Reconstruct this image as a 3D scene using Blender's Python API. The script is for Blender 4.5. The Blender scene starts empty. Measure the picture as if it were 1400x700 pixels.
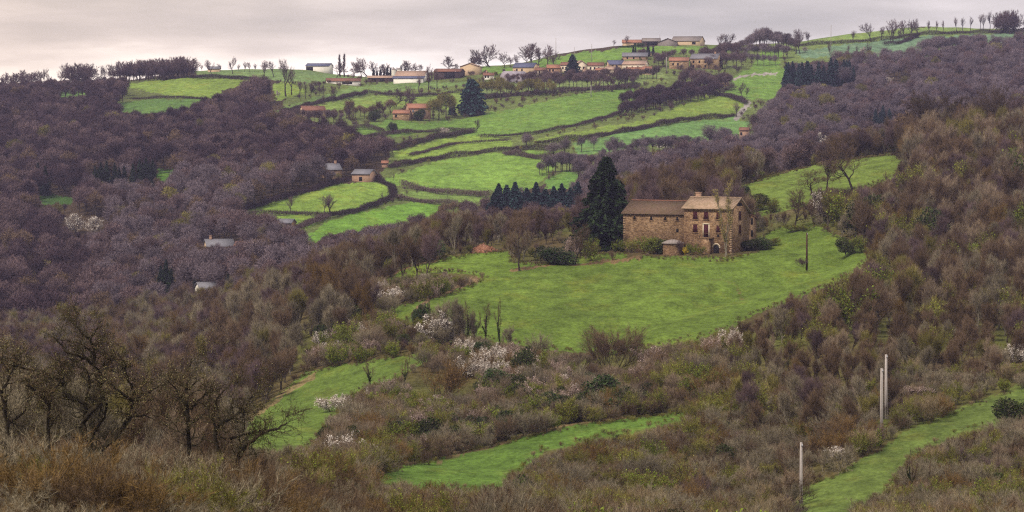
import bpy, math, numpy as np
from mathutils import Vector
rng = np.random.default_rng(11)
SC = bpy.context.scene
COL = SC.collection
F = 3970.0                                   # focal length in pixels of a 1400 x 700 frame
PA = math.atan(200.0 / F)                    # the camera looks down by this much; eye level is row 150
CP, SP = math.cos(PA), math.sin(PA)

def to(px, py, d):
    """picture direction + distance north -> point in the world (camera at the origin)"""
    X = (np.asarray(px, float) - 700) / F; Y = (350 - np.asarray(py, float)) / F
    k = CP + Y * SP
    return X / k * d, d + 0 * X, (-SP + Y * CP) / k * d

# ------------------------------------------------------------------ terrain
def pchip(x, y, xq):
    """monotone cubic along the last axis; x,y (...,K), xq (...,Q)"""
    x = np.asarray(x, float); y = np.asarray(y, float)
    h = np.diff(x, axis=-1); s = np.diff(y, axis=-1) / h
    m = np.zeros_like(y)
    a, b = s[..., :-1], s[..., 1:]
    w1 = 2 * h[..., 1:] + h[..., :-1]; w2 = h[..., 1:] + 2 * h[..., :-1]
    with np.errstate(divide='ignore', invalid='ignore'):
        hm = (w1 + w2) / (w1 / a + w2 / b)
    m[..., 1:-1] = np.where(a * b > 0, hm, 0.0)
    m[..., 0] = s[..., 0]; m[..., -1] = s[..., -1]
    if x.ndim == 1:
        i = np.clip(np.searchsorted(x, xq) - 1, 0, len(x) - 2)
        g = lambda v: v[i]
    else:
        i = np.stack([np.clip(np.searchsorted(x[r], xq[r]) - 1, 0, x.shape[1] - 2) for r in range(x.shape[0])])
        g = lambda v: np.take_along_axis(v, i, -1)
    x0 = g(x); hh = g(h); y0 = g(y); y1 = g(y[..., 1:]); m0 = g(m); m1 = g(m[..., 1:])
    t = (xq - x0) / hh
    return y0 * (1 + 2 * t) * (1 - t) ** 2 + hh * m0 * t * (1 - t) ** 2 + y1 * t * t * (3 - 2 * t) + hh * m1 * t * t * (t - 1)

PXK = np.array([-300, 0, 200, 400, 600, 800, 1000, 1200, 1400, 1700], float)
KN = [  # (distance, picture row) of the ground at each of PXK, from the viewer's feet to beyond the skyline
 ([3]*10, [2800]*10),
 ([20]*10, [1100]*10),
 ([60, 60, 60, 70, 90, 120, 150, 160, 160, 160], [790]*10),
 ([105, 105, 110, 140, 220, 270, 280, 260, 260, 260], [705, 705, 705, 705, 712, 715, 715, 715, 715, 715]),
 ([140, 140, 160, 300, 360, 370, 370, 335, 340, 340], [668, 668, 668, 640, 625, 592, 575, 592, 565, 555]),
 ([380, 380, 400, 430, 450, 455, 455, 430, 430, 430], [640, 640, 620, 545, 475, 475, 455, 455, 450, 440]),
 ([450, 450, 470, 520, 560, 580, 580, 560, 540, 540], [610, 600, 565, 455, 372, 352, 342, 335, 335, 330]),
 ([560, 560, 560, 580, 620, 650, 720, 760, 720, 720], [560, 560, 512, 412, 343, 305, 252, 212, 190, 180]),
 ([680, 680, 680, 720, 850, 900, 930, 950, 950, 950], [500, 500, 480, 420, 360, 340, 300, 270, 260, 260]),
 ([850, 850, 850, 930, 1000, 1050, 1120, 1180, 1200, 1200], [445, 440, 420, 335, 320, 292, 245, 232, 205, 200]),
 ([1100, 1100, 1100, 1120, 1170, 1230, 1300, 1350, 1400, 1400], [275, 275, 270, 252, 238, 205, 185, 172, 150, 150]),
 ([1380, 1380, 1390, 1420, 1450, 1480, 1510, 1550, 1600, 1600], [170, 170, 165, 150, 150, 128, 120, 110, 88, 88]),
]
SKY = [(-300, 125), (0, 118), (100, 113), (170, 110), (270, 97), (400, 95), (470, 103), (520, 106), (600, 98), (655, 91), (700, 88),
       (765, 74), (860, 63), (950, 61), (1000, 62), (1050, 60), (1100, 56), (1150, 48), (1200, 43), (1260, 37), (1330, 39), (1400, 40), (1700, 42)]
SKX = np.array([a for a, b in SKY], float); SKY_ = np.array([b for a, b in SKY], float)
NSUB = [4, 6, 12, 40, 90, 110, 110, 60, 40, 100, 90, 110, 12, 4]
DT = np.concatenate([np.arange(n) / n + i for i, n in enumerate(NSUB)] + [[len(NSUB)]])

def columns(px):
    """distance and row of the ground down each column px -> two arrays (len(px), len(DT))"""
    px = np.atleast_1d(np.asarray(px, float))
    D, P = [], []
    for d, p in KN:
        D.append(pchip(PXK, np.array(d, float), px)); P.append(pchip(PXK, np.array(p, float), px))
    sk = pchip(SKX, SKY_, px)
    D += [np.interp(px, [-300, 1700], [1640, 1900]), 0 * px + 2300, 0 * px + 2900]
    P += [sk, sk + 14, sk + 26]
    D = np.log(np.stack(D, 1)); P = np.stack(P, 1)
    k = np.arange(D.shape[1])
    LD = np.stack([np.interp(DT, k, D[r]) for r in range(len(px))])
    return np.exp(LD), pchip(D, P, LD)

GPX = np.arange(-300, 1701, 2.0)
GD, GP = columns(GPX)
GX, GY, GZ = to(GPX[:, None] + 0 * GD, GP, GD)
def _pl(pts):
    r = np.full(GP.shape, 1e9); PX = GPX[:, None] + 0 * GP
    for (x1, y1), (x2, y2) in zip(pts[:-1], pts[1:]):
        u = np.clip(((PX - x1) * (x2 - x1) + (GP - y1) * (y2 - y1)) / ((x2 - x1) ** 2 + (y2 - y1) ** 2), 0, 1)
        r = np.minimum(r, np.hypot(PX - x1 - u * (x2 - x1), GP - y1 - u * (y2 - y1)))
    return r
# a shallow swale runs down the big pasture, and old terraces step along it
GZ = GZ - np.where((GD > 380) & (GD < 620), 1.3 * np.exp(-(_pl([(820, 462), (880, 440), (960, 412), (1040, 385), (1110, 366), (1150, 350)]) / 11) ** 2) + .35 * np.exp(-(_pl([(560, 405), (700, 392), (800, 398), (900, 392), (1000, 372)]) / 6) ** 2), 0)
und = 0.16 * np.sin(GX * .31 + 1.3 * np.sin(GY * .11)) + 0.13 * np.sin(GY * .27 + GX * .13) + .3 * np.sin(GX * .045 + 2) * np.sin(GY * .038)
GZ = GZ + und * np.clip((GD - 20) / 60, 0, 1)

def at(px, py, dmin=0.0, dmax=1e9):
    """the nearest ground point seen at this pixel (no nearer than dmin)"""
    d, p = columns([px]); d = d[0]; p = p[0]
    ok = np.where((p <= py) & (d >= dmin) & (d <= dmax))[0]
    if len(ok) == 0:
        i = np.argmin(np.where((d >= dmin) & (d <= dmax), np.abs(p - py), 1e9)); dd = d[i]; pp = p[i]
    else:
        i = ok[0]
        if i > 0 and p[i - 1] > py and d[i - 1] >= dmin:
            f = (p[i - 1] - py) / (p[i - 1] - p[i]); dd = d[i - 1] + f * (d[i] - d[i - 1]); pp = py
        else:
            dd = d[i]; pp = p[i]
    x, y, z = to(px, pp, dd)
    return float(x), float(y), float(z), float(dd)

def groundz(x, y):
    d = y; X = x / d
    px = 700 + F * X * (CP - .02)
    for _ in range(2):
        D, P = columns([px]); row = float(np.interp(d, D[0], P[0]))
        px = 700 + F * X * (CP + (350 - row) / F * SP)
    return float(to(px, row, d)[2])

# ------------------------------------------------------------------ fields (outline of each pasture on the ground)
NEAR = dict(
 tongue=[(518, 380), (560, 366), (610, 351), (650, 344), (695, 341), (700, 358), (745, 362), (790, 350), (852, 346), (870, 365), (690, 385), (640, 378), (600, 374), (560, 377), (530, 383)],
 main=[(520, 422), (590, 409), (625, 396), (660, 382), (700, 372), (760, 363), (830, 357), (880, 352), (940, 350), (1000, 352), (1033, 345), (1033, 326), (1065, 312), (1110, 308), (1150, 325), (1194, 346), (1170, 370), (1120, 397), (1060, 422), (1000, 447), (960, 464), (900, 473), (830, 482), (760, 480), (700, 468), (640, 455), (560, 440)],
 back=[(1000, 258), (1020, 248), (1060, 236), (1110, 222), (1150, 219), (1215, 208), (1238, 220), (1225, 242), (1190, 256), (1160, 262), (1130, 275), (1080, 290), (1040, 296), (1010, 285)],
 hollow=[(330, 580), (370, 548), (420, 508), (470, 495), (530, 485), (592, 479), (575, 500), (540, 518), (500, 528), (480, 545), (455, 572), (440, 600), (400, 625), (340, 625)],
 strip=[(490, 654), (560, 638), (640, 618), (700, 605), (780, 588), (880, 568), (948, 560), (935, 577), (860, 594), (800, 604), (740, 624), (700, 652), (680, 668), (600, 670), (520, 666)],
 track=[(1080, 690), (1100, 662), (1140, 650), (1190, 620), (1230, 595), (1290, 566), (1345, 546), (1400, 528), (1440, 516), (1440, 556), (1365, 574), (1315, 596), (1255, 622), (1218, 668), (1165, 700), (1140, 730), (1080, 730)],
)
FAR = dict(
 f1=[(525, 244), (560, 232), (600, 220), (680, 209), (760, 206), (768, 215), (748, 240), (722, 260), (690, 264), (640, 262), (570, 254), (530, 254)],
 f2=[(538, 208), (600, 192), (655, 181), (690, 190), (702, 192), (700, 202), (620, 213), (545, 224)],
 f3=[(318, 294), (380, 272), (440, 255), (500, 249), (528, 254), (536, 268), (510, 283), (470, 292), (400, 291), (340, 294)],
 f4=[(372, 296), (410, 292), (446, 296), (420, 312), (385, 312)],
 f5=[(412, 328), (450, 300), (530, 282), (560, 277), (612, 279), (592, 294), (540, 306), (470, 318), (430, 332)],
 f6=[(548, 262), (600, 262), (664, 268), (650, 277), (560, 274)],
 f7=[(465, 175), (560, 178), (640, 160), (700, 148), (780, 130), (862, 120), (872, 130), (850, 155), (800, 169), (730, 183), (650, 186), (600, 180), (530, 188), (490, 182)],
 f8=[(728, 190), (800, 178), (870, 165), (940, 142), (962, 128), (1012, 130), (1024, 140), (1005, 158), (930, 165), (860, 178), (800, 190), (735, 195)],
 f9=[(783, 197), (850, 182), (930, 167), (1000, 161), (1024, 168), (1018, 184), (950, 194), (870, 200), (820, 210), (788, 212)],
 f10=[(743, 246), (770, 236), (792, 236), (787, 256), (748, 258)],
 f11=[(158, 117), (215, 110), (262, 106), (300, 107), (345, 108), (350, 113), (328, 118), (305, 123), (290, 134), (240, 133), (200, 124)],
 f11b=[(160, 142), (190, 136), (285, 135), (255, 150), (215, 157), (165, 155)],
 f11c=[(72, 134), (85, 124), (118, 120), (120, 131), (92, 133)],
 f12=[(262, 97), (345, 94), (410, 95), (465, 103), (500, 108), (470, 113), (400, 113), (350, 106), (270, 104)],
 f13=[(372, 113), (400, 114), (422, 124), (400, 132), (378, 137)],
 f14=[(365, 156), (420, 136), (470, 122), (520, 115), (578, 112), (640, 112), (640, 118), (580, 121), (520, 126), (450, 138), (388, 155)],
 f15=[(395, 158), (440, 144), (475, 137), (512, 130), (572, 131), (620, 124), (640, 122), (640, 150), (560, 146), (512, 150), (470, 150)],
 f16=[(484, 176), (500, 170), (530, 163), (580, 168), (640, 162), (565, 184), (500, 186)],
 f17=[(640, 92), (700, 91), (765, 76), (860, 64), (1000, 63), (1000, 72), (900, 72), (870, 82), (830, 86), (700, 100), (655, 100)],
 f18=[(640, 118), (700, 114), (800, 108), (868, 104), (905, 99), (915, 106), (868, 118), (800, 124), (700, 130), (640, 135)],
 f19=[(985, 130), (1000, 105), (1030, 90), (1048, 62), (1072, 72), (1066, 92), (1078, 95), (1070, 112), (1062, 136), (1020, 135)],
 f20=[(1085, 62), (1110, 56), (1150, 48), (1200, 43), (1250, 37), (1300, 38), (1340, 39), (1340, 48), (1250, 50), (1180, 57), (1100, 63)],
 f21=[(1085, 70), (1170, 59), (1200, 56), (1255, 50), (1340, 47), (1400, 44), (1420, 44), (1420, 60), (1345, 62), (1262, 64), (1252, 73), (1275, 80), (1220, 79), (1150, 77), (1100, 79)],
 f23=[(52, 272), (60, 264), (98, 270), (96, 280), (60, 280)],
 f24=[(213, 250), (216, 230), (240, 234), (228, 250)],
)
def inpoly(poly, x, y):
    x = np.asarray(x, float); y = np.asarray(y, float); r = np.zeros(np.broadcast(x, y).shape, bool)
    n = len(poly)
    for i in range(n):
        (x1, y1), (x2, y2) = poly[i], poly[(i + 1) % n]
        if y1 == y2: continue
        c = ((y1 > y) != (y2 > y)) & (x < (x2 - x1) * (y - y1) / (y2 - y1) + x1)
        r ^= c
    return r
# colour of each pasture's grass (linear)
G0 = (0.085, 0.185, 0.016)
FCOL = dict(main=(.090, .134, .022), tongue=(.095, .143, .022), back=(.106, .148, .028), hollow=(.090, .134, .026), strip=(.076, .130, .023), track=(.088, .122, .028),
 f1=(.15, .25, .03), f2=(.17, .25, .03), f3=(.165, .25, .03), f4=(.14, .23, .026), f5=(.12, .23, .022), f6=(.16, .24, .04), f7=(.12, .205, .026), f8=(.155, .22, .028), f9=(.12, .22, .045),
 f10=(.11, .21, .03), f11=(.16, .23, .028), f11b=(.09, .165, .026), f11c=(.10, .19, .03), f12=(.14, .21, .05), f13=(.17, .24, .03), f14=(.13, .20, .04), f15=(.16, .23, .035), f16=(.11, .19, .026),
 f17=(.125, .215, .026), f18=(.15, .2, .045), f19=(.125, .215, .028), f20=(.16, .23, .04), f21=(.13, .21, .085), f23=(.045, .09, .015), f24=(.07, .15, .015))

SKYTOP = np.interp  # canopy must not rise above the skyline except where trees are named one by one
def wob(x, y):
    return 1.1 * np.sin(x * .63 + 2 * np.sin(y * .41)) + 1.0 * np.sin(x * 1.37 + y * .9) + 1.2 * np.sin(x * .21 + y * .13) + 0.9 * np.sin(x * .057 - y * .33 + 1)

_yy, _xx = np.mgrid[0:700, 0:1400]
GUARD = np.zeros((700, 1400))                # distance of what must stay in view there; nearer plants may not grow in front of it
FIELDN = np.zeros((700, 1400), bool); FIELDF = np.zeros((700, 1400), bool)
for p in FAR.values(): FIELDF |= inpoly(p, _xx, _yy)
for p in NEAR.values(): FIELDN |= inpoly(p, _xx, _yy)
GUARD[FIELDF] = 1500; GUARD[FIELDN] = 800
GUARD[_yy < (pchip(SKX, SKY_, np.arange(1400.)) - 3)[None, :]] = 1e6
KEEP = [(850, 262, 1040, 347, 596), (905, 328, 936, 347, 570), (447, 220, 474, 240, 1150), (481, 231, 506, 246, 1150), (279, 326, 326, 338, 980), (274, 386, 298, 396, 830), (377, 296, 398, 304, 1000), (537, 138, 590, 163, 1400),
        (412, 144, 446, 158, 1400), (412, 86, 460, 102, 1600), (500, 98, 640, 112, 1600), (670, 88, 905, 101, 1600), (845, 46, 965, 66, 1700), (912, 72, 984, 93, 1550), (1010, 172, 1024, 185, 1320),
        (1199, 484, 1217, 590, 352), (1091, 604, 1099, 674, 280), (806, 216, 858, 325, 600), (125, 220, 214, 250, 1150), (48, 224, 68, 262, 1100), (214, 356, 240, 400, 900), (262, 376, 272, 398, 840), (305, 371, 320, 392, 850),
        (90, 287, 145, 318, 1070), (1370, 464, 1400, 494, 392), (1106, 252, 1146, 304, 590), (1130, 606, 1170, 626, 312), (190, 245, 216, 255, 1120), (1070, 82, 1170, 118, 1520), (1192, 146, 1220, 174, 1350), (1207, 103, 1232, 114, 1550), (1108, 178, 1138, 204, 1250), (885, 190, 925, 204, 1250), (628, 108, 664, 156, 1400),
        (676, 252, 800, 284, 1050), (636, 466, 698, 508, 425), (436, 534, 482, 560, 405), (1122, 192, 1206, 258, 735), (1090, 228, 1126, 266, 735), (1100, 318, 1106, 358, 575), (645, 332, 677, 342, 600), (574, 420, 634, 466, 455), (820, 436, 872, 500, 450), (560, 480, 650, 540, 430)]
for a, b, c, e, q in KEEP: GUARD[b:e, a:c] = np.where(GUARD[b:e, a:c] > 1e5, 1e6, q)
def _ix(px, py): return np.clip(np.asarray(py, int), 0, 699), np.clip(np.asarray(px, int), 0, 1399)
def blocked(px, py, d): return GUARD[_ix(px, py)] > d + 4
def infield(px, py, d): return (FIELDF if d > 800 else FIELDN)[_ix(px, py)]

# ------------------------------------------------------------------ materials
def mat(name, build):
    m = bpy.data.materials.new(name); m.use_nodes = True
    nt = m.node_tree; bs = nt.nodes['Principled BSDF']
    bs.inputs['Roughness'].default_value = .9; bs.inputs['Specular IOR Level'].default_value = .15
    build(nt, bs); return m
def nd(nt, t, **kw):
    n = nt.nodes.new(t)
    for k, v in kw.items(): setattr(n, k, v)
    return n
def mixc(nt, fac, a, b, mode='MIX'):
    n = nd(nt, 'ShaderNodeMix', data_type='RGBA', blend_type=mode)
    for s, v in ((n.inputs[0], fac), (n.inputs[6], a), (n.inputs[7], b)):
        if isinstance(v, (int, float)): s.default_value = v
        elif isinstance(v, tuple): s.default_value = (*v, 1)[:4]
        else: nt.links.new(v, s)
    return n.outputs[2]
def mth(nt, op, a, b=0.0, c=None):
    n = nd(nt, 'ShaderNodeMath', operation=op)
    for s, v in zip(n.inputs, (a, b, c)):
        if v is None: continue
        if isinstance(v, (int, float)): s.default_value = v
        else: nt.links.new(v, s)
    return n.outputs[0]
def noise(nt, vec, scale, detail=3, rough=.55):
    n = nd(nt, 'ShaderNodeTexNoise'); n.inputs['Scale'].default_value = scale; n.inputs['Detail'].default_value = detail; n.inputs['Roughness'].default_value = rough
    if vec is not None: nt.links.new(vec, n.inputs['Vector'])
    return n.outputs['Fac']
def ramp(nt, fac, stops):
    n = nd(nt, 'ShaderNodeValToRGB'); e = n.color_ramp.elements
    while len(e) < len(stops): e.new(.5)
    for el, (p, c) in zip(e, stops): el.position = p; el.color = (*c, 1)
    nt.links.new(fac, n.inputs[0]); return n.outputs[0]

def plant_mat(name, lo, hi, var=.35, hue=.0):
    """colour runs lo..hi by a tone stored on every twig or leaf, and each plant is a little lighter or darker"""
    def b(nt, bs):
        a = nd(nt, 'ShaderNodeAttribute', attribute_name='tone')
        c = mixc(nt, a.outputs['Fac'], lo, hi)
        oi = nd(nt, 'ShaderNodeObjectInfo')
        k = mth(nt, 'MULTIPLY_ADD', oi.outputs['Random'], var * 2, 1 - var)
        c = mixc(nt, 1.0, c, (1, 1, 1), 'MULTIPLY') if False else c
        v = nd(nt, 'ShaderNodeVectorMath', operation='SCALE'); nt.links.new(c, v.inputs[0]); nt.links.new(k, v.inputs['Scale'])
        nt.links.new(v.outputs[0], bs.inputs['Base Color'])
        bs.inputs['Specular IOR Level'].default_value = .05
    return mat(name, b)
M = {}
M['twig_purple'] = plant_mat('purple_twigs', (.062, .038, .042), (.17, .115, .112), .32)  # purple and mauve tints also carry distance haze, put into the colour
M['twig_plum'] = plant_mat('plum_twigs', (.034, .020, .026), (.080, .050, .054), .34)  # dark tone also used as shade colour in the left wood
M['twig_mauve'] = plant_mat('mauve_twigs', (.085, .064, .074), (.19, .145, .158), .3)
M['twig_brown'] = plant_mat('brown_twigs', (.058, .036, .022), (.20, .135, .085), .34)
M['twig_grey'] = plant_mat('grey_twigs', (.095, .078, .050), (.32, .265, .185), .3)
M['twig_olive'] = plant_mat('olive_twigs', (.085, .074, .020), (.25, .21, .062), .35)
M['twig_rust'] = plant_mat('rust_twigs', (.085, .05, .018), (.22, .14, .058), .25)
M['twig_pink'] = plant_mat('pinkish_twigs', (.12, .084, .056), (.33, .25, .175), .3)
M['twig_straw'] = plant_mat('straw_twigs', (.15, .105, .055), (.34, .26, .16), .25)
M['twig_dark'] = plant_mat('dark_brown_twigs', (.032, .021, .014), (.095, .066, .044), .25)
M['bud'] = plant_mat('young_leaf_buds', (.10, .13, .015), (.26, .29, .05), .3)
M['lichen'] = plant_mat('lichen', (.26, .23, .07), (.60, .54, .26), .2)
M['leaf_dark'] = plant_mat('evergreen_leaves', (.012, .024, .008), (.048, .080, .022), .3)
M['leaf_ivy'] = plant_mat('ivy_leaves', (.014, .022, .006), (.055, .072, .018), .3)
M['leaf_green'] = plant_mat('spring_leaves', (.07, .10, .012), (.19, .23, .035), .2)
M['needle'] = plant_mat('dark_needles', (.006, .012, .005), (.026, .042, .016), .2)
M['needle_blue'] = plant_mat('blue_needles', (.010, .026, .026), (.030, .062, .058), .25)
M['blossom'] = plant_mat('white_blossom', (.40, .33, .29), (.78, .72, .66), .12)
M['blossom_pink'] = plant_mat('pinkish_blossom', (.30, .20, .19), (.52, .40, .37), .12)
M['gorse'] = plant_mat('yellow_blossom', (.35, .24, .02), (.65, .46, .03), .1)
M['gold'] = plant_mat('golden_green_buds', (.16, .13, .03), (.30, .25, .07), .1)
M['dead_leaf'] = plant_mat('dead_leaves', (.12, .06, .02), (.26, .15, .06), .2)
def bark_b(c1, c2):
    def b(nt, bs):
        tc = nd(nt, 'ShaderNodeTexCoord')
        f = noise(nt, tc.outputs['Object'], 3.0, 4, .7)
        nt.links.new(ramp(nt, f, [(.35, c1), (.68, c2)]), bs.inputs['Base Color'])
    return b
M['bark'] = mat('grey_brown_bark', bark_b((.030, .022, .016), (.10, .078, .055)))
M['bark_dark'] = mat('dark_bark', bark_b((.016, .011, .009), (.055, .042, .030)))
M['bark_pale'] = mat('pale_bark', bark_b((.12, .10, .075), (.30, .26, .20)))
M['oak_bark'] = mat('black_oak_bark', bark_b((.010, .008, .006), (.045, .034, .020)))
M['bark_moss'] = mat('mossy_bark', bark_b((.018, .014, .010), (.085, .072, .035)))

def ground_b(nt, bs):
    L = nt.links
    tc = nd(nt, 'ShaderNodeTexCoord'); ob = tc.outputs['Object']
    col = nd(nt, 'ShaderNodeAttribute', attribute_name='cover').outputs['Color']
    fld = nd(nt, 'ShaderNodeAttribute', attribute_name='pasture').outputs['Fac']
    mp = nd(nt, 'ShaderNodeMapping'); mp.inputs['Scale'].default_value = (1, .45, 1.6); L.new(ob, mp.inputs['Vector'])
    n1 = noise(nt, mp.outputs[0], .035, 4, .6); n2 = noise(nt, mp.outputs[0], .30, 5, .68); n3 = noise(nt, mp.outputs[0], 1.6, 4, .75)
    k = mth(nt, 'MULTIPLY_ADD', n1, .9, .55)
    k2 = mth(nt, 'MULTIPLY_ADD', n2, 2.0, .0); k3 = mth(nt, 'MULTIPLY_ADD', n3, 2.0, .0)
    kk = mth(nt, 'MULTIPLY', mth(nt, 'MULTIPLY', k, k2), k3)
    v = nd(nt, 'ShaderNodeVectorMath', operation='SCALE'); L.new(col, v.inputs[0]); L.new(kk, v.inputs['Scale'])
    # yellow grass patches, also standing in for warm highlights, and dark tussocks
    pt = ramp(nt, noise(nt, mp.outputs[0], .11, 5, .7), [(.52, (0, 0, 0)), (.72, (1, 1, 1))])
    warm = mixc(nt, 1.0, v.outputs[0], (1.5, 1.02, .9), 'MULTIPLY')
    c = mixc(nt, mth(nt, 'MULTIPLY', mth(nt, 'MULTIPLY', pt, fld), .6), v.outputs[0], warm)
    L.new(c, bs.inputs['Base Color'])
    bm = nd(nt, 'ShaderNodeBump'); bm.inputs['Strength'].default_value = .7; bm.inputs['Distance'].default_value = .5
    L.new(mth(nt, 'ADD', n2, mth(nt, 'MULTIPLY', n3, .35)), bm.inputs['Height']); L.new(bm.outputs[0], bs.inputs['Normal'])
    bs.inputs['Roughness'].default_value = 1; bs.inputs['Specular IOR Level'].default_value = .05
M['ground'] = mat('ground_cover', ground_b)

def stone_b(c1, c2, c3, sc=2.2, mort=(.20, .15, .10)):
    def b(nt, bs):
        tc = nd(nt, 'ShaderNodeTexCoord')
        mp = nd(nt, 'ShaderNodeMapping'); mp.inputs['Scale'].default_value = (1, 1, 1.9); nt.links.new(tc.outputs['Object'], mp.inputs['Vector'])
        vo = nd(nt, 'ShaderNodeTexVoronoi'); vo.inputs['Scale'].default_value = sc; nt.links.new(mp.outputs[0], vo.inputs['Vector'])
        se = nd(nt, 'ShaderNodeSeparateColor'); nt.links.new(vo.outputs['Color'], se.inputs[0])
        c = ramp(nt, se.outputs[0], [(0.05, c1), (.5, c2), (.95, c3)])
        ed = nd(nt, 'ShaderNodeTexVoronoi', feature='DISTANCE_TO_EDGE'); ed.inputs['Scale'].default_value = sc; nt.links.new(mp.outputs[0], ed.inputs['Vector'])
        mk = ramp(nt, ed.outputs['Distance'], [(.02, (1, 1, 1)), (.07, (0, 0, 0))])
        c = mixc(nt, mk, c, mort)
        big = noise(nt, tc.outputs['Object'], .45, 4, .6)
        c = mixc(nt, 1.0, c, ramp(nt, big, [(.3, (.62, .55, .5)), (.7, (1.25, 1.2, 1.15))]), 'MULTIPLY')
        nt.links.new(c, bs.inputs['Base Color'])
        bm = nd(nt, 'ShaderNodeBump'); bm.inputs['Distance'].default_value = .05; nt.links.new(ed.outputs['Distance'], bm.inputs['Height']); nt.links.new(bm.outputs[0], bs.inputs['Normal'])
    return b
M['stone'] = mat('brown_rubble_stone', stone_b((.115, .063, .033), (.225, .135, .074), (.35, .235, .145), 3.4))
M['stone_dark'] = mat('weathered_rubble_stone', stone_b((.085, .05, .026), (.18, .11, .06), (.30, .20, .12), 3.4))
def flat_b(c, var=.25, sc=.6):
    def b(nt, bs):
        tc = nd(nt, 'ShaderNodeTexCoord'); f = noise(nt, tc.outputs['Object'], sc, 5, .65)
        lo = tuple(x * (1 - var) for x in c); hi = tuple(x * (1 + var) for x in c)
        nt.links.new(ramp(nt, f, [(.3, lo), (.7, hi)]), bs.inputs['Base Color'])
    return b
def tile_b(c1, c2, sc=1.0, moss=(.09, .085, .03), mf=.35):
    def b(nt, bs):
        tc = nd(nt, 'ShaderNodeTexCoord'); f = noise(nt, tc.outputs['Object'], 2.5 * sc, 5, .75)
        c = ramp(nt, f, [(.3, c1), (.7, c2)])
        w = nd(nt, 'ShaderNodeTexWave', bands_direction='X'); w.inputs['Scale'].default_value = 1.1 * sc; w.inputs['Distortion'].default_value = .6; nt.links.new(tc.outputs['Object'], w.inputs['Vector'])
        c = mixc(nt, mth(nt, 'MULTIPLY', w.outputs['Fac'], .28), c, tuple(x * .45 for x in c1))
        mo = ramp(nt, noise(nt, tc.outputs['Object'], .5 * sc, 5, .7), [(.48, (0, 0, 0)), (.66, (1, 1, 1))])
        c = mixc(nt, mth(nt, 'MULTIPLY', mo, mf), c, moss)
        nt.links.new(c, bs.inputs['Base Color'])
        bm = nd(nt, 'ShaderNodeBump'); bm.inputs['Distance'].default_value = .06; nt.links.new(w.outputs['Fac'], bm.inputs['Height']); nt.links.new(bm.outputs[0], bs.inputs['Normal'])
    return b
M['tile_tan'] = mat('sun_bleached_tiles', tile_b((.27, .17, .11), (.50, .36, .26), moss=(.13, .11, .06), mf=.45))
M['tile_brown'] = mat('mossy_brown_tiles', tile_b((.085, .052, .036), (.20, .13, .09), mf=.3))
M['tile_red'] = mat('terracotta_tiles', tile_b((.28, .12, .08), (.44, .21, .135), mf=.15))
M['tile_dull'] = mat('dull_red_tiles', tile_b((.17, .075, .05), (.30, .14, .10), mf=.2))
M['tile_pale'] = mat('pale_pink_tiles', tile_b((.36, .23, .17), (.52, .36, .28), mf=.2))
M['slate'] = mat('grey_slates', tile_b((.15, .145, .17), (.27, .26, .29), mf=.1))
M['slate_blue'] = mat('blue_slates', tile_b((.075, .08, .15), (.15, .16, .25), mf=.05))
M['fibre'] = mat('grey_fibre_cement', tile_b((.20, .165, .16), (.32, .27, .25), mf=.25))
M['cream'] = mat('cream_render', flat_b((.60, .50, .38), .16))
M['white_wall'] = mat('whitewashed_render', flat_b((.72, .67, .60), .10))
M['tan_wall'] = mat('tan_render', flat_b((.50, .36, .23), .14))
M['ochre_wall'] = mat('ochre_stone', stone_b((.22, .14, .08), (.34, .23, .13), (.46, .33, .21), 1.2))
M['brick_wall'] = mat('red_brown_brick', flat_b((.33, .20, .135), .25, 1.5))
M['dark_timber'] = mat('dark_timber', flat_b((.045, .030, .030), .3))
M['dark_void'] = mat('unlit_opening', flat_b((.012, .010, .012), .2))
M['maroon'] = mat('maroon_paint', flat_b((.055, .012, .016), .25, 4))
M['pane'] = mat('window_glass', flat_b((.03, .03, .035), .2)); M['pane'].node_tree.nodes['Principled BSDF'].inputs['Roughness'].default_value = .15
M['surround'] = mat('pale_dressed_stone', flat_b((.52, .43, .32), .12, 3))
M['quoin'] = mat('brown_corner_stone', flat_b((.25, .165, .105), .3, 2))
M['concrete'] = mat('pale_concrete', flat_b((.40, .35, .33), .18, 1.2))
M['pole_wood'] = mat('tarred_pole_wood', flat_b((.06, .028, .02), .3, 3))
M['pole_far'] = mat('weathered_pole', flat_b((.30, .27, .25), .2, 2))
M['white_paint'] = mat('white_paint', flat_b((.78, .76, .72), .06, 2))
M['polytunnel'] = mat('milky_polythene', flat_b((.30, .26, .30), .18, .5))
M['metal'] = mat('galvanised_metal', flat_b((.38, .37, .40), .1, 2))
M['rubble'] = mat('broken_red_tiles', stone_b((.14, .06, .035), (.26, .12, .075), (.38, .2, .14), 3.0, (.06, .035, .02)))
M['road'] = mat('worn_asphalt', flat_b((.20, .18, .17), .15, .5))
M['earth'] = mat('bare_red_earth', flat_b((.17, .085, .045), .3, .8))

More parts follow.
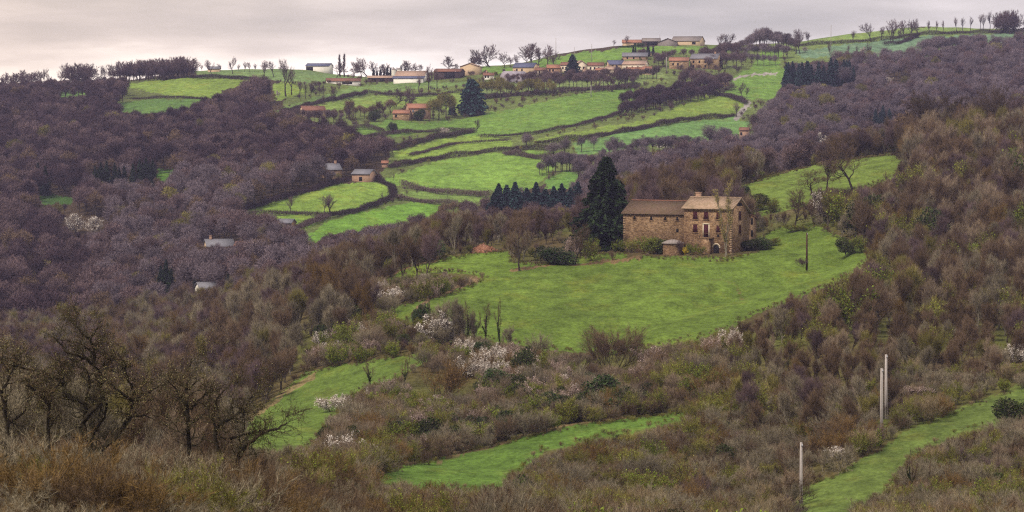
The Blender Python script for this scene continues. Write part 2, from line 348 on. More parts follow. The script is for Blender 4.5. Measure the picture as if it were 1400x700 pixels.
# ------------------------------------------------------------------ mesh helpers
class MB:
    def __init__(s): s.v = []; s.f = []; s.m = []; s.t = []; s.n = 0
    def add(s, v, f, m=0, t=None):
        v = np.asarray(v, float).reshape(-1, 3); f = np.asarray(f, int).reshape(-1, 3)
        s.v.append(v); s.f.append(f + s.n); s.n += len(v)
        s.m.append(np.full(len(f), m, int)); s.t.append(np.full(len(f), .5) if t is None else np.broadcast_to(np.asarray(t, float), (len(f),)))
    def cat(s):
        return (np.concatenate(s.v), np.concatenate(s.f), np.concatenate(s.m), np.concatenate(s.t))
    def mesh(s, name, mats, smooth=False):
        v, f, m, t = s.cat()
        me = bpy.data.meshes.new(name)
        me.vertices.add(len(v)); me.vertices.foreach_set('co', v.ravel())
        me.loops.add(f.size); me.loops.foreach_set('vertex_index', f.ravel().astype(np.int32))
        me.polygons.add(len(f)); me.polygons.foreach_set('loop_start', np.arange(0, f.size, 3, dtype=np.int32))
        me.polygons.foreach_set('loop_total', np.full(len(f), 3, np.int32))
        for x in mats: me.materials.append(M[x])
        me.polygons.foreach_set('material_index', m.astype(np.int32))
        if smooth: me.polygons.foreach_set('use_smooth', np.ones(len(f), bool))
        a = me.attributes.new('tone', 'FLOAT', 'FACE'); a.data.foreach_set('value', t)
        me.update(calc_edges=True)
        return me
    def box(s, x0, x1, y0, y1, z0, z1, m=0):
        v = [(x, y, z) for z in (z0, z1) for y in (y0, y1) for x in (x0, x1)]
        f = [(0, 2, 1), (1, 2, 3), (4, 5, 6), (5, 7, 6), (0, 1, 4), (1, 5, 4), (2, 6, 3), (3, 6, 7), (0, 4, 2), (2, 4, 6), (1, 3, 5), (3, 7, 5)]
        s.add(v, f, m)
    def prism(s, prof, y0, y1, m=0):
        """extrude an (x,z) outline (anticlockwise seen from the front) along y"""
        n = len(prof)
        v = [(x, y0, z) for x, z in prof] + [(x, y1, z) for x, z in prof]
        f = []
        for i in range(1, n - 1): f += [(0, i, i + 1), (n, n + i + 1, n + i)]
        for i in range(n):
            j = (i + 1) % n; f += [(i, n + i, j), (j, n + i, n + j)]
        s.add(v, f, m)
    def lathe(s, prof, n=16, m=0, cx=0, cy=0):
        a = np.arange(n) / n * 2 * math.pi
        v = np.concatenate([np.stack([cx + r * np.cos(a), cy + r * np.sin(a), 0 * a + z], 1) for r, z in prof])
        f = []
        for k in range(len(prof) - 1):
            for i in range(n):
                j = (i + 1) % n; p = k * n; q = p + n
                f += [(p + i, p + j, q + i), (p + j, q + j, q + i)]
        s.add(v, f, m)
        top = len(prof) - 1
        s.add(np.concatenate([v[top * n:], [[cx, cy, prof[-1][1]]]]), [(i, (i + 1) % n, n) for i in range(n)], m)

def link(name, me, parent=None):
    o = bpy.data.objects.new(name, me); COL.objects.link(o)
    if parent is not None: o.parent = parent
    return o
def tag(o, label=None, cat=None, group=None, kind=None):
    if label: o['label'] = label
    if cat: o['category'] = cat
    if group: o['group'] = group
    if kind: o['kind'] = kind
    return o
def empty(name, loc, rz=0.0, sc=1.0):
    o = bpy.data.objects.new(name, None); COL.objects.link(o)
    o.location = loc; o.rotation_euler = (0, 0, rz); o.scale = (sc, sc, sc) if np.isscalar(sc) else sc
    o.empty_display_size = .3
    return o

# ------------------------------------------------------------------ ground sheet
def build_ground():
    nc, nr = GD.shape
    v = np.stack([GX, GY, GZ], -1).reshape(-1, 3)
    i = np.arange(nc - 1)[:, None] * nr + np.arange(nr - 1)[None, :]
    q = np.stack([i, i + nr, i + nr + 1, i + 1], -1).reshape(-1, 4).astype(np.int32)
    me = bpy.data.meshes.new('ground')
    me.vertices.add(len(v)); me.vertices.foreach_set('co', v.ravel())
    me.loops.add(q.size); me.loops.foreach_set('vertex_index', q.ravel())
    me.polygons.add(len(q)); me.polygons.foreach_set('loop_start', np.arange(0, q.size, 4, dtype=np.int32)); me.polygons.foreach_set('loop_total', np.full(len(q), 4, np.int32))
    me.polygons.foreach_set('use_smooth', np.ones(len(q), bool))
    PX = GPX[:, None] + 0 * GP; px = PX + wob(PX, GP); py = GP + .6 * wob(GP + 40, PX)
    c = np.empty((nc, nr, 3)); near = GD < 800
    c[:] = (.050, .034, .020)
    c[near] = (.085, .062, .028)
    t = (np.sin(GX * .17) * np.sin(GY * .13 + 1) + np.sin(GX * .05 + GY * .07)) * .5
    g = np.clip(t * .5 + .35, 0, 1)[..., None] * near[..., None]
    c = c * (1 - g) + np.array((.085, .10, .022)) * g
    # the village hillside and the gaps between its hedges are rough grass
    rough = inpoly([(380, 90), (700, 80), (1000, 55), (1085, 70), (1060, 140), (1030, 190), (900, 205), (780, 240), (600, 300), (420, 335), (330, 295), (520, 240), (540, 200), (470, 175), (390, 155)], px, py) & ~near
    c[rough] = (.10, .125, .035)
    c[inpoly([(140, 112), (300, 104), (305, 150), (160, 160)], px, py) & ~near] = (.085, .10, .03)
    c[inpoly([(1235, 600), (1260, 575), (1340, 545), (1420, 515), (1420, 590), (1300, 610), (1240, 630)], px, py) & near] = (.105, .130, .032)
    rr = inpoly([(1050, 60), (1200, 38), (1420, 35), (1420, 70), (1250, 85), (1080, 85)], px, py) & ~near; c[rr] = (.12, .16, .045)
    fl = np.zeros((nc, nr))
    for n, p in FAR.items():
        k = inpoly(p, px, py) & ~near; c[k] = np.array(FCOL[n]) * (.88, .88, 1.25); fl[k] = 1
    for n, p in NEAR.items():
        k = inpoly(p, px, py) & near; c[k] = FCOL[n]; fl[k] = 1
    # worn earth where the lower pastures meet the scrub, and the wheel marks across the big field
    def stroke(pts, w, colr, nearm):
        dist = np.full(px.shape, 1e9)
        for (x1, y1), (x2, y2) in zip(pts[:-1], pts[1:]):
            L2 = (x2 - x1) ** 2 + (y2 - y1) ** 2
            u = np.clip(((px - x1) * (x2 - x1) + (py - y1) * (y2 - y1)) / L2, 0, 1)
            dist = np.minimum(dist, np.hypot(px - x1 - u * (x2 - x1), py - y1 - u * (y2 - y1)))
        k = (dist < w) & (near == nearm); c[k] = colr; fl[k] = 0
    stroke([(700, 371), (760, 363), (830, 357), (875, 354)], 1.6, (.17, .11, .055), True)
    stroke([(565, 428), (592, 407), (625, 393), (652, 381)], 2.0, (.15, .10, .055), True)
    stroke([(520, 380), (560, 366), (600, 353)], 1.8, (.16, .095, .05), True)
    stroke([(975, 378), (1003, 384), (1022, 402)], 1.2, (.10, .125, .025), True)
    stroke([(1006, 390), (1022, 405)], 1.0, (.14, .11, .04), True)
    stroke([(600, 632), (700, 603), (800, 580), (880, 565)], 2.2, (.14, .10, .05), True)
    stroke([(430, 512), (380, 545), (340, 575)], 3.0, (.17, .13, .06), True)
    stroke([(1025, 141), (1012, 156), (1006, 162)], 3.4, (.24, .215, .20), False)
    stroke([(1060, 100), (1015, 104), (1000, 108)], 1.5, (.26, .23, .21), False)
    col = np.concatenate([c.reshape(-1, 3), np.ones((nc * nr, 1))], 1)
    a = me.attributes.new('cover', 'FLOAT_COLOR', 'POINT'); a.data.foreach_set('color', col.ravel())
    a = me.attributes.new('pasture', 'FLOAT', 'POINT'); a.data.foreach_set('value', fl.ravel())
    me.materials.append(M['ground']); me.update(calc_edges=True)
    tag(link('ground', me), 'grassy and wooded hills with a patchwork of green pastures', kind='structure')
build_ground()

# ------------------------------------------------------------------ plant shapes
def norm(v): return v / (np.linalg.norm(v, axis=-1, keepdims=True) + 1e-9)
def tube(mb, pts, rad, sides, m=0, t=.5):
    pts = np.asarray(pts); n = len(pts)
    tan = norm(np.gradient(pts, axis=0))
    ref = np.where(np.abs(tan[:, 2:3]) > .9, np.array([[1., 0, 0]]), np.array([[0, 0, 1.]]))
    u = norm(np.cross(tan, ref)); w = np.cross(tan, u)
    a = np.arange(sides) / sides * 2 * math.pi
    r = np.asarray(rad)[:, None, None]
    v = pts[:, None, :] + r * (np.cos(a)[None, :, None] * u[:, None, :] + np.sin(a)[None, :, None] * w[:, None, :])
    i = np.arange(n - 1)[:, None] * sides; j = np.arange(sides)[None, :]; k = (j + 1) % sides
    f = np.concatenate([np.stack([i + j, i + k, i + sides + j], -1).reshape(-1, 3), np.stack([i + k, i + sides + k, i + sides + j], -1).reshape(-1, 3)])
    mb.add(v.reshape(-1, 3), f, m, t)
def slivers(mb, p, d, L, w, rs, m=0, tone=None, bend=.25, nrm=None):
    """thin bent tapering twigs"""
    n = len(p); d = norm(d)
    side = norm(np.cross(d, rs.normal(size=(n, 3)) if nrm is None else nrm + .45 * rs.normal(size=(n, 3)))) * (np.asarray(w) / 2).reshape(-1, 1)
    L = np.asarray(L).reshape(-1, 1)
    mid = p + d * L * .5 + rs.normal(size=(n, 3)) * L * bend * .3
    tip = p + d * L + rs.normal(size=(n, 3)) * L * bend
    v = np.stack([p - side, p + side, mid - side * .7, mid + side * .7, tip], 1).reshape(-1, 3)
    b = np.arange(n)[:, None] * 5
    f = np.concatenate([b + np.array([[0, 1, 2]]), b + np.array([[1, 3, 2]]), b + np.array([[2, 3, 4]])])
    t = rs.random(n) if tone is None else tone
    mb.add(v, f, m, np.concatenate([t, t, t]))
def leaves(mb, p, s, rs, m=0, tone=None, dirs=None):
    n = len(p); a = norm(rs.normal(size=(n, 3))) if dirs is None else norm(dirs)
    b = norm(np.cross(a, rs.normal(size=(n, 3)))); s = np.broadcast_to(np.asarray(s, float), (n,)).reshape(-1, 1) * (.6 + .8 * rs.random((n, 1)))
    v = np.stack([p - a * s, p + b * s * .55, p + a * s, p - b * s * .55], 1).reshape(-1, 3)
    k = np.arange(n)[:, None] * 4
    f = np.concatenate([k + np.array([[0, 1, 2]]), k + np.array([[0, 2, 3]])])
    t = rs.random(n) if tone is None else tone
    mb.add(v, f, m, np.concatenate([t, t]))

def skeleton(rs, H, levels=3, trunk=.3, spread=.9, gnarl=.18, kids=(7, 5, 4), stems=1, r0=None, up=.12, lean=0.0, taper=.7, kidlen=(.5, .8), fan=.25):
    br = []; anchors = []
    def grow(p, d, L, r, lev):
        n = max(3, int(3 + L / H * 7)); pts = [p]; rad = [r]
        nodes = []
        for i in range(n):
            d = norm(d + rs.normal(size=3) * gnarl + np.array([0, 0, up * (1 if lev else .3)]))
            p = p + d * L / n; pts.append(p); rad.append(r * (1 - (i + 1) / n * taper)); nodes.append((p, d, rad[-1], (i + 1) / n))
            if lev >= levels - 1: anchors.append((p, d))
        br.append((np.array(pts), np.array(rad), lev))
        anchors.append((p, d))
        if lev < levels:
            K = kids[min(lev, len(kids) - 1)]
            for k in range(K):
                lo = trunk if lev == 0 else .2
                u = lo + (1 - lo) * (k + rs.random()) / K
                q, dd, rr, _ = nodes[min(n - 1, int(u * n))]
                perp = norm(np.cross(dd, rs.normal(size=3)))
                ang = spread * (.75 + .5 * rs.random()) * (1.1 - .35 * u)
                nd_ = norm(dd * math.cos(ang) + perp * math.sin(ang))
                grow(q, nd_, L * (kidlen[0] + (kidlen[1] - kidlen[0]) * rs.random()) * (1.05 - .35 * u), min(rr * .72, r * .6), lev + 1)
    for s in range(stems):
        a = rs.random() * 6.28; f = (fan * (.3 + rs.random()) if stems > 1 else lean)
        d0 = norm(np.array([math.cos(a) * f, math.sin(a) * f, 1.0]))
        grow(np.array([math.cos(a), math.sin(a), 0]) * (.10 * H * fan if stems > 1 else 0) + np.array([0, 0, -.4]), d0, H * (.62 if stems == 1 else .6 + .25 * rs.random()), r0 or H * .028, 0)
    P = np.array([a[0] for a in anchors]); D = np.array([a[1] for a in anchors])
    return br, P, D

class Proto: pass
def make_proto(name, trunk, crown, tm, cm, H, W):
    p = Proto(); p.H = H; p.W = W; p.name = name; p.tm = tm; p.cm = cm
    p.trunk = trunk; p.crown = crown; p.cache = {}
    return p
def p_meshes(p):
    if 'parts' not in p.cache:
        p.cache['parts'] = (p.trunk.mesh(p.name + '_trunk', p.tm) if p.trunk else None, p.crown.mesh(p.name + '_crown', p.cm) if p.crown else None)
    return p.cache['parts']
def p_full(p):
    if 'full' not in p.cache:
        mb = MB(); nm = len(p.tm)
        if p.trunk:
            v, f, m, t = p.trunk.cat(); mb.v.append(v); mb.f.append(f); mb.m.append(m); mb.t.append(t); mb.n = len(v)
        v, f, m, t = p.crown.cat(); mb.v.append(v); mb.f.append(f + mb.n); mb.m.append(m + nm); mb.t.append(t)
        p.cache['full'] = mb.mesh(p.name, p.tm + p.cm)
    return p.cache['full']
def extent(mb):
    v = np.concatenate(mb.v); return v[:, 2].max(), np.percentile(np.hypot(v[:, 0], v[:, 1]), 97)

def bare(name, seed, H, twig, bark, ntw=4000, tl=.7, tw=.022, extra=None, upb=.35, **kw):
    rs = np.random.default_rng(seed); kw.setdefault('levels', 3)
    br, P, D = skeleton(rs, H, **kw)
    tr = MB(); cr = MB()
    for pts, rad, lev in br:
        rad = np.maximum(rad, .012)
        tube(tr if lev < 2 else cr, pts, rad, (7, 5, 3, 3, 3)[lev], 0, .25)
    i = rs.integers(0, len(P), ntw)
    c = P.mean(0); out = norm(P[i] - c)
    d = D[i] + .55 * rs.normal(size=(ntw, 3)) + .35 * out + np.array([0, 0, upb])
    p = P[i] + rs.normal(size=(ntw, 3)) * tl * .12
    slivers(cr, p, d, tl * (.5 + rs.random(ntw)), tw * (.6 + .8 * rs.random(ntw)), rs, 0, nrm=out + np.array([0, 0, .3]))
    cm = [twig]
    if extra:
        for em, frac, sz in extra:
            n = int(ntw * frac); j = rs.integers(0, len(P), n)
            leaves(cr, P[j] + norm(rs.normal(size=(n, 3)) + out[:1] * 0 + norm(P[j] - c)) * tl * .7 * rs.random((n, 1)), sz, rs, len(cm)); cm.append(em)
    h, w = extent(cr)
    return make_proto(name, tr, cr, [bark], cm, h, w)

def farcrown(name, seed, H, twig, bark, n=2200, W=.40, tl=.8, tw=.10, nl=8, low=.3):
    """woodland tree seen from afar: trunk, limbs and a few billowing masses of twigs"""
    rs = np.random.default_rng(seed); tr = MB(); cr = MB()
    R = W * H
    lob = []
    for k in range(nl):
        a = k * 2.4 + rs.random(); r = R * .55 * math.sqrt((k + .3) / nl)
        lob.append((np.array([math.cos(a) * r, math.sin(a) * r, H * (.56 + .22 * rs.random() - .30 * (r / R) ** 2)]), np.array([R * .48, R * .48, H * .27]) * (.8 + .4 * rs.random())))
    top = np.array([0, 0, H * .5]); tube(tr, [(0, 0, -.6), (0.1, 0, H * .25), top], [H * .026, H * .02, H * .013], 5, 0)
    for c, s in lob:
        b = top * (.55 + .4 * rs.random()); mid = (b + c) / 2 + rs.normal(size=3) * .25
        tube(tr, [b, mid, c], [H * .011, H * .008, H * .004], 3, 0)
    for c, s in lob:
        m = n // nl
        u = norm(rs.normal(size=(m, 3)) + np.array([0, 0, .25])); rad = .35 + .6 * rs.random((m, 1)) ** .6
        p = c + u * s * rad
        tg = norm(np.cross(u, rs.normal(size=(m, 3))))
        slivers(cr, p - u * s * .2, norm(u * s) * .45 + tg * .7 + np.array([0, 0, .35]), tl * (.5 + rs.random(m)), tw * (.6 + .8 * rs.random(m)), rs, 0, bend=.12, nrm=norm(u / s))
    h, w = extent(cr)
    return make_proto(name, tr, cr, [bark], [twig], h, w)

def shrub(name, seed, H, twig, bark='bark', ntw=2600, stems=9, tl=.55, tw=.016, fan=.55, levels=2, extra=None, kids=(5, 4), **kw):
    return bare(name, seed, H, twig, bark, ntw, tl, tw, extra, levels=levels, trunk=.15, spread=.55, gnarl=.10, kids=kids, stems=stems, r0=H * .010, fan=fan, up=.10, **kw)

def leafy(name, seed, H, R, leaf, n=2600, sz=.16, bark='bark_dark', twig=None, nl=6, base=.05):
    rs = np.random.default_rng(seed); tr = MB(); cr = MB()
    tube(tr, [(0, 0, -.4), (.05, .02, H * .4), (0, 0, H * .75)], [H * .03, H * .022, H * .01], 6)
    cents = []
    for k in range(nl):
        a = k * 2.4 + rs.random(); r = R * .6 * math.sqrt((k + .2) / nl); z = H * (base + .14 + (.55 - .22 * r / R) * (k % 3 + .6 * rs.random()) / 2.6)
        cents.append((np.array([math.cos(a) * r, math.sin(a) * r, z]), np.array([R * .5, R * .5, H * .27]) * (.75 + .5 * rs.random())))
        tube(tr, [np.array([0, 0, H * .15]), (np.array([0, 0, H * .3]) + cents[-1][0]) / 2, cents[-1][0]], [H * .012, H * .01, H * .005], 4)
    for c, s in cents:
        m = n // nl; u = norm(rs.normal(size=(m, 3))); p = c + u * s * (.45 + .62 * rs.random((m, 1)) ** .7)
        p[:, 2] = np.maximum(p[:, 2], .02)
        leaves(cr, p, sz, rs, 0)
    cm = [leaf]
    if twig:
        m = n // 4; c, s = cents[0]
        j = rs.integers(0, nl, m); C_ = np.array([c[0] for c in cents])[j]; u = norm(rs.normal(size=(m, 3)))
        slivers(cr, C_ + u * R * .3, u + np.array([0, 0, .4]), R * .35, .02, rs, 1); cm.append(twig)
    h, w = extent(cr)
    return make_proto(name, tr, cr, [bark], cm, h, w)

def conifer(name, seed, H, R, needle, n=4200, sz=.35, tiers=22, dense=1.0, top=.04, droop=.35, power=.85, rag=.05):
    rs = np.random.default_rng(seed); tr = MB(); cr = MB()
    tube(tr, [(0, 0, -.6), (0, 0, H * .5), (0, 0, H * .97)], [H * .02, H * .013, H * .003], 6)
    per = n // tiers
    for k in range(tiers):
        u = (k + .5) / tiers; z = H * (.05 + .93 * u); r = R * ((1 - u) ** power * .94 + top) * (.82 + .36 * rs.random())
        nb = max(5, int(11 * (1 - u) + 5))
        for b in range(nb):
            a = b / nb * 6.283 + rs.random() * .6 + k; rr = r * (.62 + .62 * rs.random()) * (1 + rag * (math.sin(2 * a + 1 + z * .25) + math.sin(3 * a + z * .6 + seed) + .8 * math.sin(z * 1.9 + a))); dirn = np.array([math.cos(a), math.sin(a), 0])
            tube(tr, [(0, 0, z), dirn * rr * .5 + np.array([0, 0, z + .02 * H * (1 - u) - droop * rr * .15]), dirn * rr * .95 + np.array([0, 0, z - droop * rr * .5])], [.02 + .004 * H * (1 - u), .03, .01], 3)
            m = max(4, per // nb)
            s = rs.random(m) ** .7
            p = dirn * (rr * s)[:, None] + np.stack([0 * s, 0 * s, z - droop * rr * .5 * s ** 2 + .02 * H * (1 - u) * np.sin(s * 3.1)], 1)
            wd = (.10 + .32 * (1 - s)) * rr + .1
            p += np.stack([-np.sin(a) * wd * (rs.random(m) - .5) * 1.4, np.cos(a) * wd * (rs.random(m) - .5) * 1.4, rs.normal(size=m) * .012 * H], 1)
            leaves(cr, p, sz * (.7 + .5 * (1 - u)), rs, 0, None, dirn + np.array([0, 0, -.35]) + .45 * rs.normal(size=(m, 3)))
    h, w = extent(cr)
    return make_proto(name, tr, cr, ['bark_dark'], [needle], h, w)

def ivy_tree(name, seed, H, R, n=2200):
    """forked bare tree whose trunk and lower limbs are ragged with ivy"""
    rs = np.random.default_rng(seed); tr = MB(); cr = MB()
    br, P, D = skeleton(rs, H, levels=2, trunk=.3, spread=.6, gnarl=.16, kids=(5, 3), r0=H * .022, up=.22, lean=.18)
    for pts, rad, lev in br:
        tube(tr if lev < 2 else cr, pts, np.maximum(rad, .012), 5, 0 if lev < 2 else 1)
        if lev > 1 or (lev == 1 and rs.random() < .35): continue
        m = int(n * (.5 if lev == 0 else .16)); u = rs.random(m) ** 1.3 * (.95 if lev == 0 else .6); k = u * (len(pts) - 1); i = np.minimum(k.astype(int), len(pts) - 2); f = (k - i)[:, None]
        c = pts[i] * (1 - f) + pts[i + 1] * f
        rr = R * (.30 + .7 * np.abs(np.sin(u * 7 + seed) * np.sin(u * 17 + seed * 2))) * (1 - .4 * u) * (1 if lev == 0 else .6)
        leaves(cr, c + norm(rs.normal(size=(m, 3))) * (rr * (.25 + .95 * rs.random(m) ** 1.5))[:, None], .085, rs, 0)
    m = 1100; j = rs.integers(0, len(P), m); slivers(cr, P[j], D[j] + .6 * rs.normal(size=(m, 3)) + np.array([0, 0, .3]), .4 + .7 * rs.random(m), .020, rs, 1)
    h, w = extent(cr)
    return make_proto(name, tr, cr, ['bark_dark'], ['leaf_ivy', 'twig_brown'], h, w)

PR = {}
# far woodland
for key, tm, sd in (('far_purple', 'twig_purple', 1), ('far_plum', 'twig_plum', 21), ('far_mauve', 'twig_mauve', 41), ('far_olive', 'twig_olive', 61), ('far_brown', 'twig_brown', 81)):
    PR[key] = [farcrown('woodland_tree', sd + i, 10, tm, 'bark', W=(.40, .47, .35, .43)[i], nl=(8, 11, 7, 9)[i]) for i in range(4)]
# spur and right-hand hill woodland: real branching
mid = dict(kids=(9, 5, 4), trunk=.18, spread=.66, gnarl=.10, up=.22, upb=.7)
for key, tm, sd, n in (('brown', 'twig_brown', 101, 4), ('grey', 'twig_grey', 121, 4), ('pinkish', 'twig_pink', 141, 2), ('olive', 'twig_olive', 161, 3), ('rust', 'twig_rust', 181, 2), ('purpleb', 'twig_purple', 191, 3)):
    PR[key] = [bare('bare_tree', sd + i, 8, tm, 'bark_pale' if key in ('grey', 'pinkish') else 'bark', 4200, 1.0, .026, None, **mid) for i in range(n)]
PR['oak'] = [bare('bare_oak', 201 + i, 10, 'twig_brown', 'bark_dark', 5200, .7, .024, None, kids=(8, 6, 4), trunk=.25, spread=1.05, gnarl=.22, up=.12) for i in range(4)]
PR['lone'] = [bare('bare_field_tree', 221 + i, 10, 'twig_purple', 'bark_dark', 1700, .8, .045, None, kids=(9, 5, 3), trunk=.34, spread=.8, gnarl=.14, up=.22, levels=2) for i in range(5)]
PR['slim'] = [bare('slender_bare_tree', 241 + i, 12, 'twig_purple', 'bark_dark', 1300, .9, .045, None, kids=(9, 4), trunk=.45, spread=.62, gnarl=.09, up=.3, levels=2) for i in range(4)]
PR['upright'] = [bare('poplar_tree', 251, 14, 'twig_purple', 'bark_dark', 1500, 1.0, .05, None, kids=(14, 3), trunk=.15, spread=.35, gnarl=.06, up=.5, levels=2, kidlen=(.18, .3))]
# shrubs
EX = lambda m, f=.35, s=.07: [(m, f, s)]
for key, tm, sd, n, ex in (('s_brown', 'twig_brown', 301, 3, None), ('s_grey', 'twig_grey', 311, 3, None), ('s_pink', 'twig_pink', 321, 3, None), ('s_rust', 'twig_rust', 331, 2, EX('dead_leaf', .25, .06)),
                           ('s_olive', 'twig_olive', 341, 3, EX('bud', .45, .07)), ('s_straw', 'twig_straw', 351, 2, None), ('s_purple', 'twig_purple', 361, 2, None)):
    PR[key] = [shrub('shrub', sd + i, 3.2, tm, ntw=3000, extra=ex, fan=(.5, .7, .4)[i]) for i in range(n)]
PR['s_blossom'] = [shrub('blossom_shrub', 371 + i, 3.2, 'twig_pink', ntw=2200, extra=[('blossom', 1.9, .085)], fan=.65) for i in range(3)]
PR['s_pinkblossom'] = [shrub('blossom_shrub', 381 + i, 3.2, 'twig_pink', ntw=2600, extra=[('blossom_pink', 1.1, .075)], fan=.6) for i in range(2)]
PR['s_green'] = [shrub('leafing_shrub', 391 + i, 3.0, 'twig_olive', ntw=1800, extra=[('leaf_green', 1.1, .10)], fan=.6) for i in range(3)]
PR['s_ever'] = [leafy('evergreen_bush', 401 + i, 3.0, 1.6, 'leaf_dark', 5200, .095, twig='twig_grey', nl=9) for i in range(3)]
PR['s_ivy'] = [leafy('evergreen_bush', 411 + i, 3.0, 1.5, 'leaf_ivy', 4600, .095, twig='twig_grey', nl=8) for i in range(2)]
PR['ivytree'] = [ivy_tree('ivy_clad_tree', 421 + i, 7, .80) for i in range(5)]
PR['darkoak'] = [bare('bare_tree', 425 + i, 10, 'twig_dark', 'bark_dark', 4200, .75, .028, None, kids=(8, 6, 4), trunk=.25, spread=.95, gnarl=.20, up=.14) for i in range(4)]
for key, tm, bk_, sd, ex in (('t_brown', 'twig_brown', 'bark', 521, None), ('t_grey', 'twig_grey', 'bark_pale', 531, None), ('t_rust', 'twig_rust', 'bark', 541, None), ('t_olive', 'twig_olive', 'bark_moss', 551, [('bud', .30, .035)])):
    PR[key] = [bare('shrub', sd + i, 3.0, tm, bk_, 3600, .30, .011, ex, levels=3, stems=7, r0=.026, fan=.55, trunk=.12, spread=.7, gnarl=.20, kids=(5, 4, 3), up=.10, upb=.2, kidlen=(.4, .75)) for i in range(3)]
PR['blossomtree'] = [bare('blossom_tree', 431, 5, 'twig_pink', 'bark_dark', 1500, .6, .022, [('blossom', .9, .085)], kids=(8, 5, 3), trunk=.3, spread=.9, gnarl=.16, levels=2),
                     bare('blossom_tree', 432, 5, 'twig_pink', 'bark_dark', 1500, .6, .03, [('blossom', 1.6, .11)], kids=(9, 5, 3), trunk=.25, spread=.9, gnarl=.16, levels=2)]
PR['spruce'] = [conifer('spruce', 441 + i, 12, 2.6, 'needle_blue', 3000, .42) for i in range(2)]
PR['darkfir'] = [conifer('dark_conifer', 445 + i, 12, 2.5, 'needle', 3000, .42) for i in range(2)]
PR['bigfir'] = [conifer('dark_conifer', 449, 17.5, 5.6, 'needle', 15000, .40, tiers=24, power=.70, top=.05, droop=.6, rag=.15)]
PR['broadfir'] = [conifer('broad_conifer', 451, 12, 4.2, 'needle_blue', 4200, .5, power=.55, top=.08)]
PR['faroak'] = [bare('bare_tree', 461 + i, 10, 'twig_purple', 'bark_dark', 2600, .75, .05, None, kids=(9, 6, 3), trunk=.3, spread=1.0, gnarl=.18, up=.14, levels=2) for i in range(4)]

PR['s_gorse'] = [shrub('gorse_bush', 471, 3.0, 'twig_olive', ntw=900, extra=[('gorse', 2.2, .14)], fan=.6)]
PR['roundbush'] = [shrub('bare_bush', 472, 5.5, 'twig_brown', 'bark_moss', ntw=9000, stems=12, fan=.8, levels=3, kids=(6, 4, 3), tl=.7, tw=.022)]
PR['goldpoplar'] = [bare('poplar_tree', 473, 16, 'twig_straw', 'bark_pale', 1300, .8, .022, [('gold', 1.5, .10)], kids=(14, 3), r0=.13, trunk=.12, spread=.5, gnarl=.05, up=.4, levels=2, kidlen=(.14, .30), stems=2, fan=.06)]
OAKS = [  # picture coordinates (x, y) of limbs in a 3.5x enlargement of the lower left of the frame (origin 0,430)
 ((118, 700), [(.105, [(400, 960), (395, 780), (398, 590), (405, 510), (450, 450), (490, 420), (495, 390), (480, 350), (485, 300), (455, 245), (420, 210), (380, 185), (330, 165), (270, 100)]), (.08, [(405, 960), (430, 700), (440, 580), (500, 490), (505, 420), (490, 395)]),
   (.055, [(485, 275), (510, 250), (545, 215), (600, 215)]), (.07, [(410, 510), (415, 410), (350, 400), (310, 360), (300, 330), (240, 290), (190, 270), (110, 250), (60, 230)]), (.04, [(310, 355), (312, 290), (298, 265)]),
   (.055, [(455, 245), (460, 190), (440, 110), (410, 90), (380, 40), (340, 0)]), (.035, [(440, 110), (470, 60), (500, 45)]), (.045, [(415, 410), (430, 340), (420, 260), (340, 230)]), (.04, [(460, 190), (400, 130), (280, 110)])]),
 ((160, 703), [(.10, [(470, 960), (480, 760), (490, 640), (560, 580), (600, 520), (635, 480), (635, 410), (600, 370), (560, 340), (520, 320)]), (.06, [(635, 410), (690, 380), (740, 350), (800, 330)]), (.04, [(635, 480), (690, 480), (740, 500)]), (.05, [(635, 410), (640, 360), (610, 300), (600, 230), (580, 180)]), (.035, [(640, 360), (700, 310), (720, 260)])]),
 ((259, 700), [(.095, [(905, 940), (905, 800), (905, 640), (910, 560), (905, 450), (900, 380), (905, 280), (915, 210)]), (.05, [(915, 450), (960, 400), (1000, 370), (1060, 350)]), (.045, [(905, 520), (960, 490), (990, 460)]), (.045, [(905, 480), (860, 420), (850, 350), (800, 300)]), (.035, [(903, 360), (940, 310), (990, 290)])]),
 ((325, 705), [(.09, [(1120, 960), (1130, 760), (1140, 670), (1190, 610), (1260, 560), (1330, 535), (1380, 510)]), (.08, [(1100, 960), (1060, 700), (1030, 560), (1060, 510), (1110, 490), (1165, 450), (1215, 380), (1270, 350)]), (.045, [(1165, 450), (1175, 500), (1170, 550)]), (.05, [(1100, 590), (1180, 570), (1280, 550)]), (.05, [(1035, 560), (1020, 480), (1040, 400), (1100, 330), (1160, 290)])]),
 ((8, 702), [(.09, [(30, 960), (25, 700), (40, 520), (30, 420), (20, 370), (60, 280), (80, 230), (70, 190)]), (.05, [(20, 370), (-30, 330), (-60, 260)]), (.05, [(40, 520), (120, 460), (150, 380), (200, 330)]), (.04, [(60, 280), (20, 220), (10, 200)])]),
 ((70, 704), [(.08, [(235, 960), (240, 700), (230, 560), (240, 430), (262, 370), (250, 310)]), (.05, [(240, 430), (200, 390), (160, 350), (150, 320)]), (.04, [(262, 370), (300, 300), (330, 260)])]),
]
